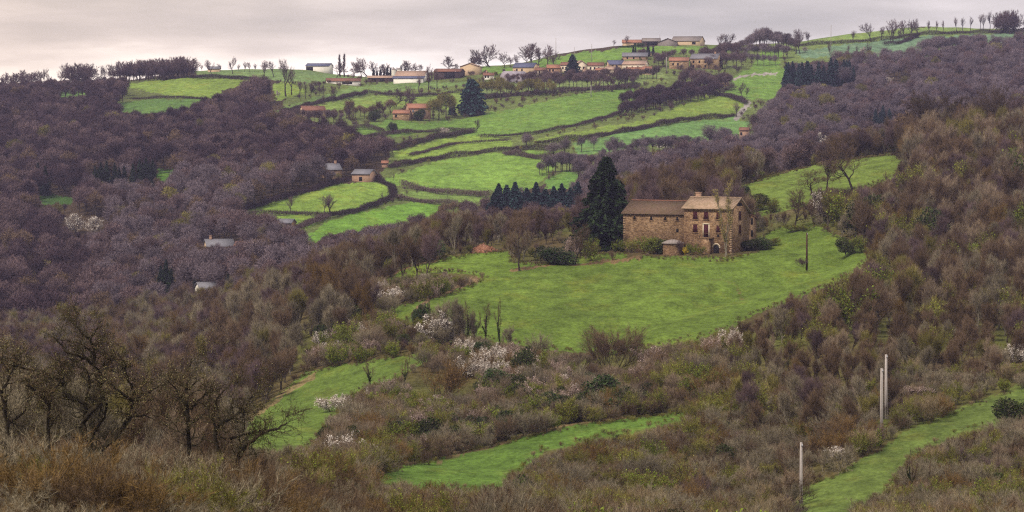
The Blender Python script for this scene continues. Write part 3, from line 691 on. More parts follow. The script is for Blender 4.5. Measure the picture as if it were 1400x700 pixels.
def limb_oak(k, base, limbs, d=104.0):
    rs = np.random.default_rng(600 + k); s = d / F; tr = MB(); cr = MB(); A = []; Dn = []
    def grow(p, dr, L, r, lev):
        n = 5; pts = [p]; rad = [r]
        for i in range(n):
            dr = norm(dr + rs.normal(size=3) * .34 + np.array([0, 0, .10])); p = p + dr * L / n; pts.append(p); rad.append(r * (1 - .14 * (i + 1)))
            if lev < 2:
                for _ in range(2 if lev == 0 else 1):
                    if rs.random() < .75: grow(p, norm(dr + rs.normal(size=3) * .8), L * (.35 + .3 * rs.random()), max(.008, r * .5), lev + 1)
            A.append(p); Dn.append(dr)
        tube(cr, pts, np.maximum(rad, .006), 3, 1, .3)
    for q, (r, pl) in enumerate(limbs):
        P = np.array([[(x / 3.5 - base[0]) * s, 0, (base[1] - 430 - y / 3.5) * s] for x, y in pl]); ph = rs.random() * 6
        for i in range(len(P)): P[i, 1] = .55 * math.sin(ph + i * .8) * min(1, i / 4) * (1 if q else .6)
        m = np.linspace(0, len(P) - 1, len(P) * 3); P = np.stack([np.interp(m, range(len(P)), P[:, a]) for a in range(3)], 1) + rs.normal(size=(len(m), 3)) * .018
        R_ = r * (1 - .72 * np.linspace(0, 1, len(P))); tube(tr, P, R_ * 1.12, 7)
        for i in range(2, len(P)):
            if P[i, 2] < 1.6: continue
            t = norm(P[i] - P[i - 1])
            for _ in range(2 if rs.random() < .35 else 1):
                grow(P[i], norm(t * .5 + rs.normal(size=3) * .8 + np.array([0, 0, .25])), .42 + .75 * rs.random(), R_[i] * .45, 0 if rs.random() < .42 else 1)
    A = np.array(A); Dn = np.array(Dn); n = 2200; i = rs.integers(0, len(A), n)
    slivers(cr, A[i] + rs.normal(size=(n, 3)) * .02, Dn[i] + rs.normal(size=(n, 3)) * .8, .10 + .22 * rs.random(n), .010, rs, 0)
    n = 3000; i = rs.integers(0, len(A) // 3, n) * 3 + rs.integers(0, 2, n); i = np.minimum(i, len(A) - 1); leaves(cr, A[i] + np.array([0, 0, .010]) + rs.normal(size=(n, 3)) * .022, .013, rs, 2)
    return make_proto('bare_oak', tr, cr, ['oak_bark'], ['twig_brown', 'bark_moss', 'lichen'], 1.0, 1.0)
PR['bigoak'] = [limb_oak(k, b, l) for k, (b, l) in enumerate(OAKS)]

def pick(key): 
    a = PR[key]; return a[int(rng.integers(len(a)))]

def plant(p, name, x, y, z, h, label, cat, group=None, w=None, parts=True, rz=None, tilt=0.0):
    """one plant of its own; h = height in metres, w = width factor"""
    s = h / p.H; sx = s * (w or 1.0); rz = rng.random() * 6.283 if rz is None else rz
    if parts:
        o = empty(name, (x, y, z), rz, (sx, sx, s)); t, c = p_meshes(p)
        if t: link('trunk', t, o)
        link('crown', c, o)
    else:
        o = link(name, p_full(p)); o.location = (x, y, z); o.rotation_euler = (0, 0, rz); o.scale = (sx, sx, s)
    if tilt: o.rotation_euler = (0, tilt, rz if abs(tilt) < .01 else 0)
    return tag(o, label, cat, group)
# ------------------------------------------------------------------ buildings
def prismx(mb, prof, x0, x1, m=0):
    """extrude a (y,z) outline along x"""
    n = len(prof)
    v = [(x0, y, z) for y, z in prof] + [(x1, y, z) for y, z in prof]
    f = []
    for i in range(1, n - 1): f += [(0, i + 1, i), (n, n + i, n + i + 1)]
    for i in range(n):
        j = (i + 1) % n; f += [(i, j, n + i), (j, n + j, n + i)]
    mb.add(v, f, m)
def part(name, mats, parent, fn, smooth=False):
    mb = MB(); fn(mb); return link(name, mb.mesh(name, mats, smooth), parent)
def roof_slabs(mb, x0, x1, ye, ze, yr, zr, yb, zb, th=.16, over=.35):
    """two slabs meeting at a ridge along x; front eave (ye,ze), ridge (yr,zr), back eave (yb,zb)"""
    s1 = (zr - ze) / (yr - ye); s2 = (zr - zb) / (yr - yb)
    fe = (ye - over, ze - over * s1 + .02); be = (yb + over, zb + over * s2 + .02); rg = (yr, zr + .02)
    prismx(mb, [fe, rg, (rg[0], rg[1] + th), (fe[0], fe[1] + th)], x0 - over, x1 + over)
    prismx(mb, [rg, be, (be[0], be[1] + th), (rg[0], rg[1] + th)], x0 - over, x1 + over)

def house(name, label, cat, px, py, wpx, hpx, rpx, D, th, wall, roof, wins=(), dmin=1250., ridge='x', group=None, chimney=None, door=None, extra=None, wmat='dark_void', sink=4.0, dmax=1e9):
    """a house whose front wall measures wpx x hpx picture units at its distance; roof rise rpx; th = turn (degrees, + shows its right end)"""
    x, y, z, d = at(px, py, dmin, dmax); k = d / F; t = math.radians(th)
    W = wpx * k / math.cos(t); H = hpx * k; R = rpx * k
    o = empty(name, (x, y, z), -t); tag(o, label, cat, group)
    if ridge == 'x':
        part('wall', [wall], o, lambda mb: prismx(mb, [(0, -sink), (D, -sink), (D, H), (D / 2, H + R), (0, H)], -W / 2, W / 2))
        rf = part('roof', [roof], o, lambda mb: roof_slabs(mb, -W / 2, W / 2, 0, H, D / 2, H + R, D, H))
    else:
        part('wall', [wall], o, lambda mb: mb.prism([(-W / 2, -sink), (W / 2, -sink), (W / 2, H), (0, H + R), (-W / 2, H)], 0, D))
        def rs(mb):
            a = R / (W / 2); e = .35
            mb.prism([(-W / 2 - e, H - e * a + .02), (0, H + R + .02), (0, H + R + .2), (-W / 2 - e, H - e * a + .2)], -e, D + e)
            mb.prism([(0, H + R + .02), (W / 2 + e, H - e * a + .02), (W / 2 + e, H - e * a + .2), (0, H + R + .2)], -e, D + e)
        rf = part('roof', [roof], o, rs)
    for (u, v, ww, hh) in wins:
        cx = (u - .5) * W; cz = v * H
        part('window', [wmat], o, lambda mb: mb.box(cx - ww / 2, cx + ww / 2, -.04, .10, cz - hh / 2, cz + hh / 2))
    if door:
        u, ww, hh, dm = door; cx = (u - .5) * W
        part('door', [dm], o, lambda mb: mb.box(cx - ww / 2, cx + ww / 2, -.05, .10, -.3, hh))
    if chimney:
        cx = (chimney - .5) * W
        part('chimney', ['brick_wall'], rf, lambda mb: (mb.box(cx - .4, cx + .4, D * .5 - .35, D * .5 + .35, H + R * .6, H + R + 1.1), mb.box(cx - .48, cx + .48, D * .5 - .43, D * .5 + .43, H + R + 1.1, H + R + 1.25)))
    if extra: extra(o, W, H, R, D, k)
    return o

# --- the farm on the spur: a tall stone dwelling, a long barn and a small round hut
TH = math.radians(30.5)
fx, fy, fz, fd = at(1000, 347, 400, 800); fz -= .1
def loc2w(lx, ly): return fx + lx * math.cos(TH) + ly * math.sin(TH), fy - lx * math.sin(TH) + ly * math.cos(TH)
fh = tag(empty('farmhouse', (fx, fy, fz), -TH), 'tall brown stone farmhouse with pale tan roof and maroon shutters on the green spur', 'farmhouse')
HW, HD = 10.5, 8.0
part('wall', ['stone'], fh, lambda mb: prismx(mb, [(0, -3.5), (HD, -3.5), (HD, 8.0), (3.6, 10.9), (0, 9.0)], -HW, 0))
rf = part('roof', ['tile_tan'], fh, lambda mb: roof_slabs(mb, -HW, 0, 0, 9.0, 3.6, 10.9, HD, 8.0, .2, .45))
part('ridge_tiles', ['tile_tan'], rf, lambda mb: prismx(mb, [(3.42, 11.02), (3.78, 11.02), (3.7, 11.24), (3.5, 11.24)], -HW - .45, .45))
part('chimney', ['brick_wall'], rf, lambda mb: (mb.box(-HW + .5, -HW + 1.5, 4.0, 4.7, 10.2, 11.9), mb.box(-HW + .42, -HW + 1.58, 3.92, 4.78, 11.9, 12.05)))
part('cornice', ['stone_dark'], fh, lambda mb: mb.box(-HW - .02, .02, -.28, -.003, 8.55, 8.78))
bk = part('wall', ['stone'], fh, lambda mb: prismx(mb, [(HD + .003, -3.5), (11.4, -3.5), (11.4, 6.7), (HD + .003, 7.6)], -5.5, -.05)); bk['label'] = 'low lean-to wing at the back of the farmhouse'
part('roof', ['tile_dull'], fh, lambda mb: prismx(mb, [(HD + .01, 7.62), (11.8, 6.6), (11.8, 6.76), (HD + .01, 7.78)], -5.7, .2))
def opening(parent, face, u, z, w, h, kind, sur=True):
    """window or door on the front (face 'f', u along x) or on the right-hand gable (face 'g', u along y)"""
    nm, mt = ('door', 'maroon') if kind == 'door' else ('window', 'maroon' if kind == 'shut' else 'dark_void')
    def bx(mb, a0, a1, o0, o1, z0, z1, m=0):
        if face == 'f': mb.box(a0, a1, -o1, -o0, z0, z1, m)
        else: mb.box(o0, o1, a0, a1, z0, z1, m)
    w2 = w / 2; e = .17 if kind != 'door' else .24
    def fr(mb):
        bx(mb, u - w2 - e, u - w2, -.1, .05, z - h / 2, z + h / 2); bx(mb, u + w2, u + w2 + e, -.1, .05, z - h / 2, z + h / 2)
        bx(mb, u - w2 - e, u + w2 + e, -.1, .06, z + h / 2, z + h / 2 + e)
        if kind != 'door': bx(mb, u - w2 - e - .05, u + w2 + e + .05, -.1, .10, z - h / 2 - .14, z - h / 2)
    base = part(nm, [mt], parent, lambda mb: bx(mb, u - w2, u + w2, -.12, .012, z - h / 2, z + h / 2))
    if sur: part('frame', ['surround' if kind == 'door' else 'stone'], base, fr)
    if kind == 'shut':
        for s in (-1, 1):
            part('shutter', ['maroon'], base, lambda mb: [bx(mb, u + s * .02 + (0 if s > 0 else -w2 + .02), u + s * .02 + (w2 - .02 if s > 0 else 0), .014, .045, z - h / 2 + .03, z + h / 2 - .03)] + [bx(mb, u + s * .06 + (0 if s > 0 else -w2 + .12), u + s * .06 + (w2 - .12 if s > 0 else 0), .046, .06, zz, zz + .04) for zz in np.arange(z - h / 2 + .15, z + h / 2 - .1, .14)])
    return base
for u, z in ((-8.0, 7.55), (-5.6, 7.55), (-8.0, 4.95)): opening(fh, 'f', u, z, .95, 1.6, 'shut')
opening(fh, 'f', -5.6, 4.55, 1.05, 2.5, 'door')
for z in (7.55, 4.95):
    w_ = opening(fh, 'f', -2.9, z, .8, 1.4, 'shut')
opening(fh, 'f', -2.9, 3.6, .55, .5, 'hole')
opening(fh, 'g', 3.7, 7.5, .95, 1.6, 'shut'); opening(fh, 'g', 3.7, 4.8, .85, 1.6, 'shut')
opening(bk, 'g', 9.3, 6.2, .75, 1.3, 'hole', False); opening(bk, 'g', 9.3, 3.8, .75, 1.3, 'hole', False)
part('landing', ['stone_dark'], fh, lambda mb: (mb.box(-6.6, -3.9, -1.5, -.003, 3.0, 3.25), mb.box(-6.5, -6.3, -1.45, -1.3, 3.25, 4.1), mb.box(-6.5, -4.0, -1.45, -1.38, 4.1, 4.16), mb.box(-4.1, -4.0, -1.45, -1.35, 3.25, 4.1)))
part('landing_wall', ['stone'], fh, lambda mb: mb.box(-5.9, -4.3, -1.42, -.003, -3, 2.997))
def arch(mb, w, h, y0, y1, m=0):
    n = 8; pr = [(-w / 2, -1), (w / 2, -1)] + [(w / 2 * math.cos(a), h + w / 2 * math.sin(a)) for a in np.linspace(0, math.pi, n)]
    mb.prism([(x - 3.35, z) for x, z in pr], y0, y1, m)
cellar = part('cellar_doorway', ['dark_void'], fh, lambda mb: arch(mb, 1.25, 1.2, -.015, .1))
def arch_ring(mb):
    for a in np.linspace(0, math.pi, 10)[:-1]:
        b = a + math.pi / 9 - .04; r0, r1 = .64, .95
        pr = [(r0 * math.cos(a), r0 * math.sin(a)), (r1 * math.cos(a), r1 * math.sin(a)), (r1 * math.cos(b), r1 * math.sin(b)), (r0 * math.cos(b), r0 * math.sin(b))]
        mb.prism([(x - 3.35, z + 1.2) for x, z in pr], -.09, .02)
part('arch_stones', ['surround'], cellar, arch_ring)
# broken, arched hole under the gable verge
def hole_prof(r): return [(3.7 + r * 1.35 * math.cos(a), 9.35 + r * .8 * math.sin(a)) for a in np.linspace(.1, 3.0, 9)]
part('gable_opening', ['dark_void'], fh, lambda mb: prismx(mb, hole_prof(1.0), -.1, .012))
part('quoin', ['quoin'], fh, lambda mb: [mb.box(-.5 if k % 2 else -.3, .035, -.035, .3 if k % 2 else .5, -1 + k * .45, -1 + k * .45 + .42) for k in range(21)])['label'] = 'dressed corner stones of the farmhouse'
bx0, by0 = loc2w(-HW - .03, 1.0)
bn = tag(empty('barn', (bx0, by0, fz), -TH), 'long low brown stone barn with mossy brown roof joined to the farmhouse', 'barn')
BW, BD = 14.3, 8.2
part('wall', ['stone_dark'], bn, lambda mb: prismx(mb, [(0, -3.5), (BD, -3.5), (BD, 7.65), (BD / 2, 10.0), (0, 7.65)], -BW, 0))
brf = part('roof', ['tile_brown'], bn, lambda mb: roof_slabs(mb, -BW, 0, 0, 7.65, BD / 2, 10.0, BD, 7.65, .2, .35))
part('ridge_tiles', ['tile_dull'], brf, lambda mb: prismx(mb, [(BD / 2 - .18, 10.12), (BD / 2 + .18, 10.12), (BD / 2 + .1, 10.34), (BD / 2 - .1, 10.34)], -BW - .35, -.2))
for u in (-11.7, -7.9, -4.7, -2.0): opening(bn, 'f', u, 6.75, .5, .75, 'hole')
opening(bn, 'f', -2.0, 4.4, .55, .7, 'hole', False)
part('quoin', ['quoin'], bn, lambda mb: [mb.box(-BW - .03, -BW + (.5 if k % 2 else .32), -.03, .4, -1 + k * .5, -1 + k * .5 + .46) for k in range(17)])
part('buttress', ['quoin'], bn, lambda mb: mb.prism([(-BW + .6, -2), (-BW + 1.9, -2), (-BW + 1.7, 1.6), (-BW + .9, 1.6)], -.8, -.003))
hx, hy, hz, hd = at(920.5, 348.5, 400, 800)
ht = tag(empty('round_hut', (hx, hy + 2, hz)), 'small round brick hut with low conical slate roof before the farmhouse', 'hut')
part('wall', ['stone'], ht, lambda mb: mb.lathe([(1.98, -1.5), (1.98, 2.2)], 22))
part('roof', ['fibre'], ht, lambda mb: mb.lathe([(2.0, 2.17), (2.28, 2.2), (2.25, 2.32), (1.3, 2.75), (.4, 2.98), (.05, 3.0)], 22))

# --- houses and sheds of the village along the skyline and below it
W4 = [(.2, .6, .9, 1.3), (.45, .6, .9, 1.3), (.7, .6, .9, 1.3)]
def awning(o, W, H, R, D, k): part('awning', ['tile_red'], o, lambda mb: prismx(mb, [(-3.2, H * .35), (-.01, H * .62), (-.01, H * .62 + .15), (-3.2, H * .35 + .15)], -W * .3, W * .45))
def silo(px, py, label):
    x, y, z, d = at(px, py, 1250)
    s = tag(empty('silo', (x, y, z)), label, 'silo')
    part('body', ['white_wall'], s, lambda mb: mb.lathe([(1.35, -2), (1.35, 5.6)], 14)); part('roof', ['fibre'], s, lambda mb: mb.lathe([(1.4, 5.6), (1.0, 6.3), (.1, 6.7)], 14))
def lean(o, W, H, R, D, k): part('lean_to_roof', ['slate_blue'], o, lambda mb: prismx(mb, [(-4.5, H * .62), (-.01, H * .98), (-.01, H * .98 + .15), (-4.5, H * .62 + .15)], -W * .55, W * .55)); part('lean_to_wall', ['white_wall'], o, lambda mb: mb.box(-W * .5, W * .5, -4.2, -.01, -4, H * .6))
house('open_shed', 'lonely blue roofed open shed with white end wall on the skyline', 'shed', 434, 98, 32, 8, 3.5, 12, 8, 'white_wall', 'slate_blue', [(.16, .46, 4.2, 2.6)])
house('low_shed', 'low shed with long tan roof and white wall left of the silos', 'shed', 470, 116, 46, 5, 4, 10, -6, 'white_wall', 'tile_dull', [(.6, .5, 5.5, 1.2)])
house('low_shed', 'long low shed with pink roof and dark blue open front beside the dark conifer hedge', 'shed', 522, 112.5, 38, 6, 2.8, 9, -3, 'dark_timber', 'tile_pale', [(.2, .45, 3, 1.4), (.55, .45, 4, 1.4)])
house('farm_building', 'white farm building with pale broad roof and blue lean-to right of the silos', 'farmhouse', 560, 113, 40, 9, 7, 13, 10, 'white_wall', 'tile_pale', [(.4, .8, 1.6, 1.2)], extra=lean)
silo(538.5, 109, 'white silo standing left of its twin at the pale farm building'); silo(546, 108.5, 'white silo standing right of its twin at the pale farm building')
house('barn', 'dark brown open fronted barn joined to the tan barn', 'barn', 611, 108, 36, 10, 4, 12, 12, 'dark_timber', 'tile_dull', [(.6, .5, 6, 3)])
house('barn', 'large windowless tan barn with shallow gable on the skyline', 'barn', 642, 103, 26, 12, 4.5, 14, 6, 'tan_wall', 'tile_pale', ridge='y')
def tunnel(px, py, W, L, th, label):
    x, y, z, d = at(px, py, 1250)
    o = tag(empty('polytunnel', (x, y, z), -math.radians(th)), label, 'greenhouse')
    a = np.linspace(0, math.pi, 11)
    part('cover', ['polytunnel'], o, lambda mb: mb.prism([(W / 2, -2)] + [(W / 2 * math.cos(t), W * .62 * math.sin(t)) for t in a] + [(-W / 2, -2)], 0, L))
    for k in range(4): part('hoop', ['metal'], o, lambda mb: tube(mb, [((W / 2 + .06) * math.cos(t), L * (k + .02) / 3.05, (W * .62 + .06) * math.sin(t)) for t in a], [.08] * 11, 4))
tunnel(690, 112, 9.5, 13, 52, 'broad milky polytunnel standing left of the narrower one'); tunnel(711, 112, 5.5, 14, 10, 'narrow milky polytunnel beside the broad one')
house('house', 'tan house with blue grey slate roof behind the polytunnels', 'house', 715, 101, 28, 9, 6, 9, 22, 'tan_wall', 'slate_blue', W4[:2])
house('house', 'small house with red roof left of the village spruce', 'house', 757, 101, 18, 8, 4.5, 8, 0, 'brick_wall', 'tile_red', W4[:2])
house('house', 'cream house with dull red roof just left of the village spruce', 'house', 775, 99, 18, 10, 4, 9, 12, 'cream', 'tile_dull', W4)
house('house', 'cream gable ended house just right of the village spruce', 'house', 795, 100, 15, 12, 5, 10, -10, 'cream', 'tile_pale', [(.3, .6, .9, 1.3), (.7, .6, .9, 1.3)], ridge='y')
house('house', 'cream house with dull roof between the spruce and the blue roof', 'house', 814, 99, 22, 9.5, 4, 9, 4, 'cream', 'tile_dull', W4)
house('house', 'low house with bright terracotta front in the middle of the village', 'house', 822, 103, 16, 7, 3, 8, 10, 'tan_wall', 'tile_red', W4[:2])
house('house', 'cottage with blue slate roof in the middle of the village', 'house', 844, 95, 22, 7, 5.5, 9, -8, 'tan_wall', 'slate_blue', W4[:2])
house('house', 'cream house with pale pink roof and red awning at the right end of the village', 'house', 866, 99, 30, 11, 5, 10, 16, 'cream', 'tile_pale', W4, extra=awning)
for a_, b_, c_, e_, r_, t_, w_, f_, l_ in [(738, 102, 14, 6, 3.5, 8, 'cream', 'tile_dull', 'small cream house between the tan slate house and the red roof'), (803, 104, 10, 6, 3, -6, 'tan_wall', 'tile_pale', 'little tan annexe below the cream gable'),
                       (833, 103, 13, 8, 4, 14, 'cream', 'tile_pale', 'cream house below the blue slate cottage'), (851, 104, 16, 5, 3, -8, 'brick_wall', 'tile_red', 'low brick shed at the foot of the village'), (884, 102, 12, 7, 4, 10, 'tan_wall', 'tile_red', 'small tan house right of the red awning'),
                       (786, 105, 12, 5, 3, 4, 'white_wall', 'tile_dull', 'low white shed in front of the cream gable'), (726, 96, 12, 5, 3, -12, 'tan_wall', 'fibre', 'small grey roofed shed behind the tan slate house'), (668, 108, 14, 5, 3.5, 0, 'white_wall', 'tile_dull', 'low white shed left of the polytunnels')]:
    house('house', l_, 'house', a_, b_, c_, e_, r_, 7, t_, w_, f_, W4[:2], chimney=.3)
house('house', 'wide house with grey slate roof above the village', 'house', 868, 82, 34, 5, 5, 9, 4, 'brick_wall', 'slate', W4)
house('house', 'small grey roofed annexe above the village beside the wide slate roof', 'house', 884, 78, 8, 4, 3.4, 7, 14, 'tan_wall', 'slate', W4[:1])
house('long_shed', 'long shed with terracotta roof at the left of the hilltop farm', 'shed', 868, 62.5, 34, 4.5, 4, 12, 3, 'tan_wall', 'tile_red', [(.5, .5, 1.5, 1.2)], dmin=1500)
house('open_shed', 'dark open shed between the red and the grey roofs of the hilltop farm', 'shed', 891, 62.5, 24, 6, 4.5, 12, 0, 'dark_timber', 'fibre', [(.5, .45, 6, 1.8)], dmin=1500)
house('barn', 'grey gable ended barn in the middle of the hilltop farm', 'barn', 913, 62.5, 26, 5, 5, 16, 0, 'fibre', 'fibre', ridge='y', dmin=1500)
house('barn', 'very long pale grey roofed barn at the right of the hilltop farm', 'barn', 937, 62, 38, 6, 6.5, 18, 14, 'tan_wall', 'fibre', [(.8, .5, 2.2, 1.6)], dmin=1500)
house('house', 'ochre stone house with terracotta roof left of the slate roofed one', 'house', 928, 95, 26, 12, 4.5, 10, 6, 'ochre_wall', 'tile_red', W4[:2])
house('house', 'big ochre house with dark slate roof and row of windows above the grove', 'house', 962, 94, 36, 14, 6.5, 10, 18, 'ochre_wall', 'slate', [(.12, .68, .9, 1.4), (.34, .68, .9, 1.4), (.56, .68, .9, 1.4), (.8, .68, .9, 1.4), (.12, .25, .9, 1.4), (.56, .25, .9, 1.4)], chimney=.85, door=(.34, 1.1, 2.2, 'maroon'))
house('shed', 'small shed with pale pink roof beside the lane right of the grove', 'shed', 990, 119, 14, 5, 6, 8, -14, 'ochre_wall', 'tile_pale')
house('house', 'tan house with dull red roof among bare trees above the left wood', 'house', 430, 160, 30, 9, 6, 9, -16, 'tan_wall', 'tile_dull', W4, dmin=1200)
house('house', 'low terracotta roofed wing of the brick house below the silos', 'house', 548, 164, 22, 9, 4.5, 8, 6, 'ochre_wall', 'tile_red', W4[:1], dmin=1200)
house('house', 'red brick house with terracotta roof and bright windows below the silos', 'house', 574, 163, 30, 15, 6, 9, -12, 'brick_wall', 'tile_red', [(.2, .72, 1, 1.2), (.3, .4, 1.3, 1.2), (.6, .72, 1, 1.2)], dmin=1200, wmat='slate')
house('house', 'orange stone house with grey slate roof at the edge of the left wood', 'house', 457, 246, 20, 14, 8, 8, -22, 'ochre_wall', 'slate', W4[:2], dmin=850, chimney=.8)
house('barn', 'brick barn with purple slate roof at the bend of the hedge', 'barn', 493, 249, 24, 11, 6, 8, 18, 'brick_wall', 'slate', [(.5, .4, 1.3, 1.6)], dmin=850)
house('hut', 'tiny terracotta hut behind the upper hedge', 'hut', 526, 229, 8, 6, 3, 4, 0, 'brick_wall', 'tile_red', dmin=850)
house('farmhouse', 'long farmhouse with grey slate roof deep in the left wood', 'farmhouse', 302, 348, 36, 11, 9, 9, -14, 'tan_wall', 'slate', W4[:2], dmin=800, chimney=.2)
house('house', 'dull red roofed wing beside the long slate roof in the left wood', 'house', 333, 346, 26, 9, 6, 8, 6, 'brick_wall', 'tile_dull', W4[:2], dmin=800)
house('house', 'small whitewashed house in the left wood below the red roofed wing', 'house', 347, 356, 9, 9, 3, 5, 0, 'white_wall', 'tile_red', W4[:1], dmin=800)
house('house', 'pale house with purple slate roof between two dark conifers in the left wood', 'house', 286, 408, 24, 14, 7, 7, -18, 'white_wall', 'slate', W4[:2], dmin=760)
house('barn', 'dark brown tumbledown barn with slate roof below the small pasture', 'barn', 388, 319, 20, 14, 5, 6, 12, 'stone_dark', 'slate', [(.5, .5, 1, 1)], dmin=850)
house('hut', 'small brick hut among bare trees at the right of the far pasture', 'hut', 1017, 190, 12, 12, 3.5, 6, 10, 'brick_wall', 'tile_dull', W4[:1], dmin=1150)
house('shed', 'small purple roofed shed at the left of the skyline trees', 'shed', 292, 98.5, 16, 4.5, 3, 7, 0, 'tan_wall', 'slate', dmin=1400)

# ------------------------------------------------------------------ poles, heap of tiles
def pole(px, pyb, pyt, m, label, cat='utility pole', dmin=0, w=.30, name='utility_pole', dmax=1e9, hook=True):
    x, y, z, d = at(px, pyb, dmin, dmax); h = (pyb - pyt) * d / F
    o = tag(empty(name, (x, y, z), .35), label, cat)
    def sh(mb):
        a, b = w / 2, w * .32
        v = [(sx * a, sy * a * .75, -1.2) for sx, sy in ((-1, -1), (1, -1), (1, 1), (-1, 1))] + [(sx * b, sy * b * .75, h) for sx, sy in ((-1, -1), (1, -1), (1, 1), (-1, 1))]
        mb.add(v, [(0, 1, 4), (1, 5, 4), (1, 2, 5), (2, 6, 5), (2, 3, 6), (3, 7, 6), (3, 0, 7), (0, 4, 7), (4, 5, 6), (4, 6, 7), (0, 2, 1), (0, 3, 2)])
        if m == 'concrete':                      # the recessed web of a cast pole shows as raised edges
            for s in (-1, 1):
                mb.add([(s * a * .62 - .03, -a * .75 - .012, 0), (s * a * .62 + .03, -a * .75 - .012, 0), (s * b * .62 - .02, -b * .75 - .012, h), (s * b * .62 + .02, -b * .75 - .012, h)], [(0, 1, 2), (1, 3, 2)])
    part('shaft', [m], o, sh)
    if hook: part('insulator', ['metal'], o, lambda mb: (mb.box(-.05, .05, -w * .5 - .16, -w * .3, h - .32, h - .26), mb.lathe([(.05, h - .26), (.07, h - .18), (.03, h - .12)], 8, 0, 0, -w * .5 - .12)))
    return o
pole(1205, 592, 503, 'concrete', 'pale concrete pole standing just left of its taller neighbour', w=.36)
pole(1211, 572, 484, 'concrete', 'pale concrete pole whose top rises highest of the close pair', w=.36)
pole(1095, 690, 604, 'concrete', 'lone pale concrete pole at the lower edge of the grass track', w=.32)
pole(1103, 361, 318, 'pole_wood', 'dark reddish wooden pole with a bush at its foot right of the farmhouse', w=.34, dmin=400)
pole(911, 100, 78, 'pole_far', 'pale pole standing left of the ochre village houses', dmin=1200, w=.5, hook=False)
pole(785, 92, 64, 'pole_far', 'thin mast on the green skyline above the village spruce', dmin=1200, w=.3, hook=False)
pole(809, 84, 60, 'pole_far', 'thin mast on the green skyline right of the village spruce', dmin=1200, w=.3, hook=False)
pole(902, 62, 47, 'pole_far', 'thin mast above the dark shed of the hilltop farm', dmin=1500, w=.3, hook=False)
pole(808, 132, 116, 'pole_far', 'short pale post in the big green hillside pasture', dmin=1200, w=.4, hook=False)
pole(1136, 76, 34, 'pole_far', 'tall thin mast standing alone on the right skyline', dmin=1400, w=.35, hook=False)
pole(760, 88, 52, 'pole_far', 'thin mast beside the big bare trees left of the village', dmin=1400, w=.3, hook=False)
hx_, hy_, hz_, hd_ = at(660, 342, 400, 800)
def heap(mb):
    for k in range(260):
        a = rng.random() * 6.28; r = rng.random() ** .7; x = math.cos(a) * r * 2.9; y = math.sin(a) * r * 1.6; z = 1.5 * (1 - r) * rng.random() ** .6 - .1
        s = .10 + .22 * rng.random(3); q = rng.normal(size=(3, 3)); q, _ = np.linalg.qr(q)
        c = np.array([(i, j, l) for l in (-1, 1) for j in (-1, 1) for i in (-1, 1)], float) * s * (1, 1, .35) @ q + (x, y, z)
        mb.add(c, [(0, 2, 1), (1, 2, 3), (4, 5, 6), (5, 7, 6), (0, 1, 4), (1, 5, 4), (2, 6, 3), (3, 6, 7), (0, 4, 2), (2, 4, 6), (1, 3, 5), (3, 7, 5)])
    mb.lathe([(2.9, -.5), (1.6, .5), (.6, 1.1), (.2, 1.2)], 14)
hp = part('tile_heap', ['rubble'], None, heap); hp.location = (hx_, hy_, hz_); tag(hp, 'heap of broken reddish tiles at the top edge of the left pasture', 'rubble heap')

# ------------------------------------------------------------------ plants named one by one
NUM = ['first', 'second', 'third', 'fourth', 'fifth', 'sixth', 'seventh', 'eighth', 'ninth', 'tenth', 'eleventh', 'twelfth', 'thirteenth', 'fourteenth', 'fifteenth', 'sixteenth']
def tree_at(px, pyb, pyt, key, name, label, cat, group=None, w=None, dmin=0, parts=True, idx=None, dmax=1e9, tilt=0.0):
    x, y, z, d = at(px, pyb, dmin, dmax); h = max(.5, (pyb - pyt) * d / F)
    p = PR[key][idx if idx is not None else int(rng.integers(len(PR[key])))]
    wf = None if w is None else (w * d / F / 2) / (p.W * h / p.H)
    return plant(p, name, x, y, z - .05 * h * 0, h, label, cat, group, wf, parts, tilt=tilt)
def row(items, key, name, what, where, cat, group, dmin=1200, w=None, **kw):
    """a row of plants counted from the left: (px, base, top[, width])"""
    for i, it in enumerate(sorted(items)):
        lab = '%s %s from the left %s' % (NUM[i] if i < len(NUM) else 'a later', what, where) if len(items) > 1 else '%s %s' % (what, where)
        if i >= len(NUM): lab = '%s near the right end %s' % (what, where)
        tree_at(it[0], it[1], it[2], key, name, lab, cat, group, it[3] if len(it) > 3 else w, dmin, parts=False, **kw)
def spread(x0, x1, b0, b1, t0, t1, n, jit=2.5):
    r = []
    for i in range(n):
        u = (i + .5) / n; r.append((x0 + (x1 - x0) * u + rng.normal() * jit * .4, b0 + (b1 - b0) * u + rng.normal() * 1.0, t0 + (t1 - t0) * u + rng.normal() * jit))
    return r
BT, ST = 'bare tree', 'tree'
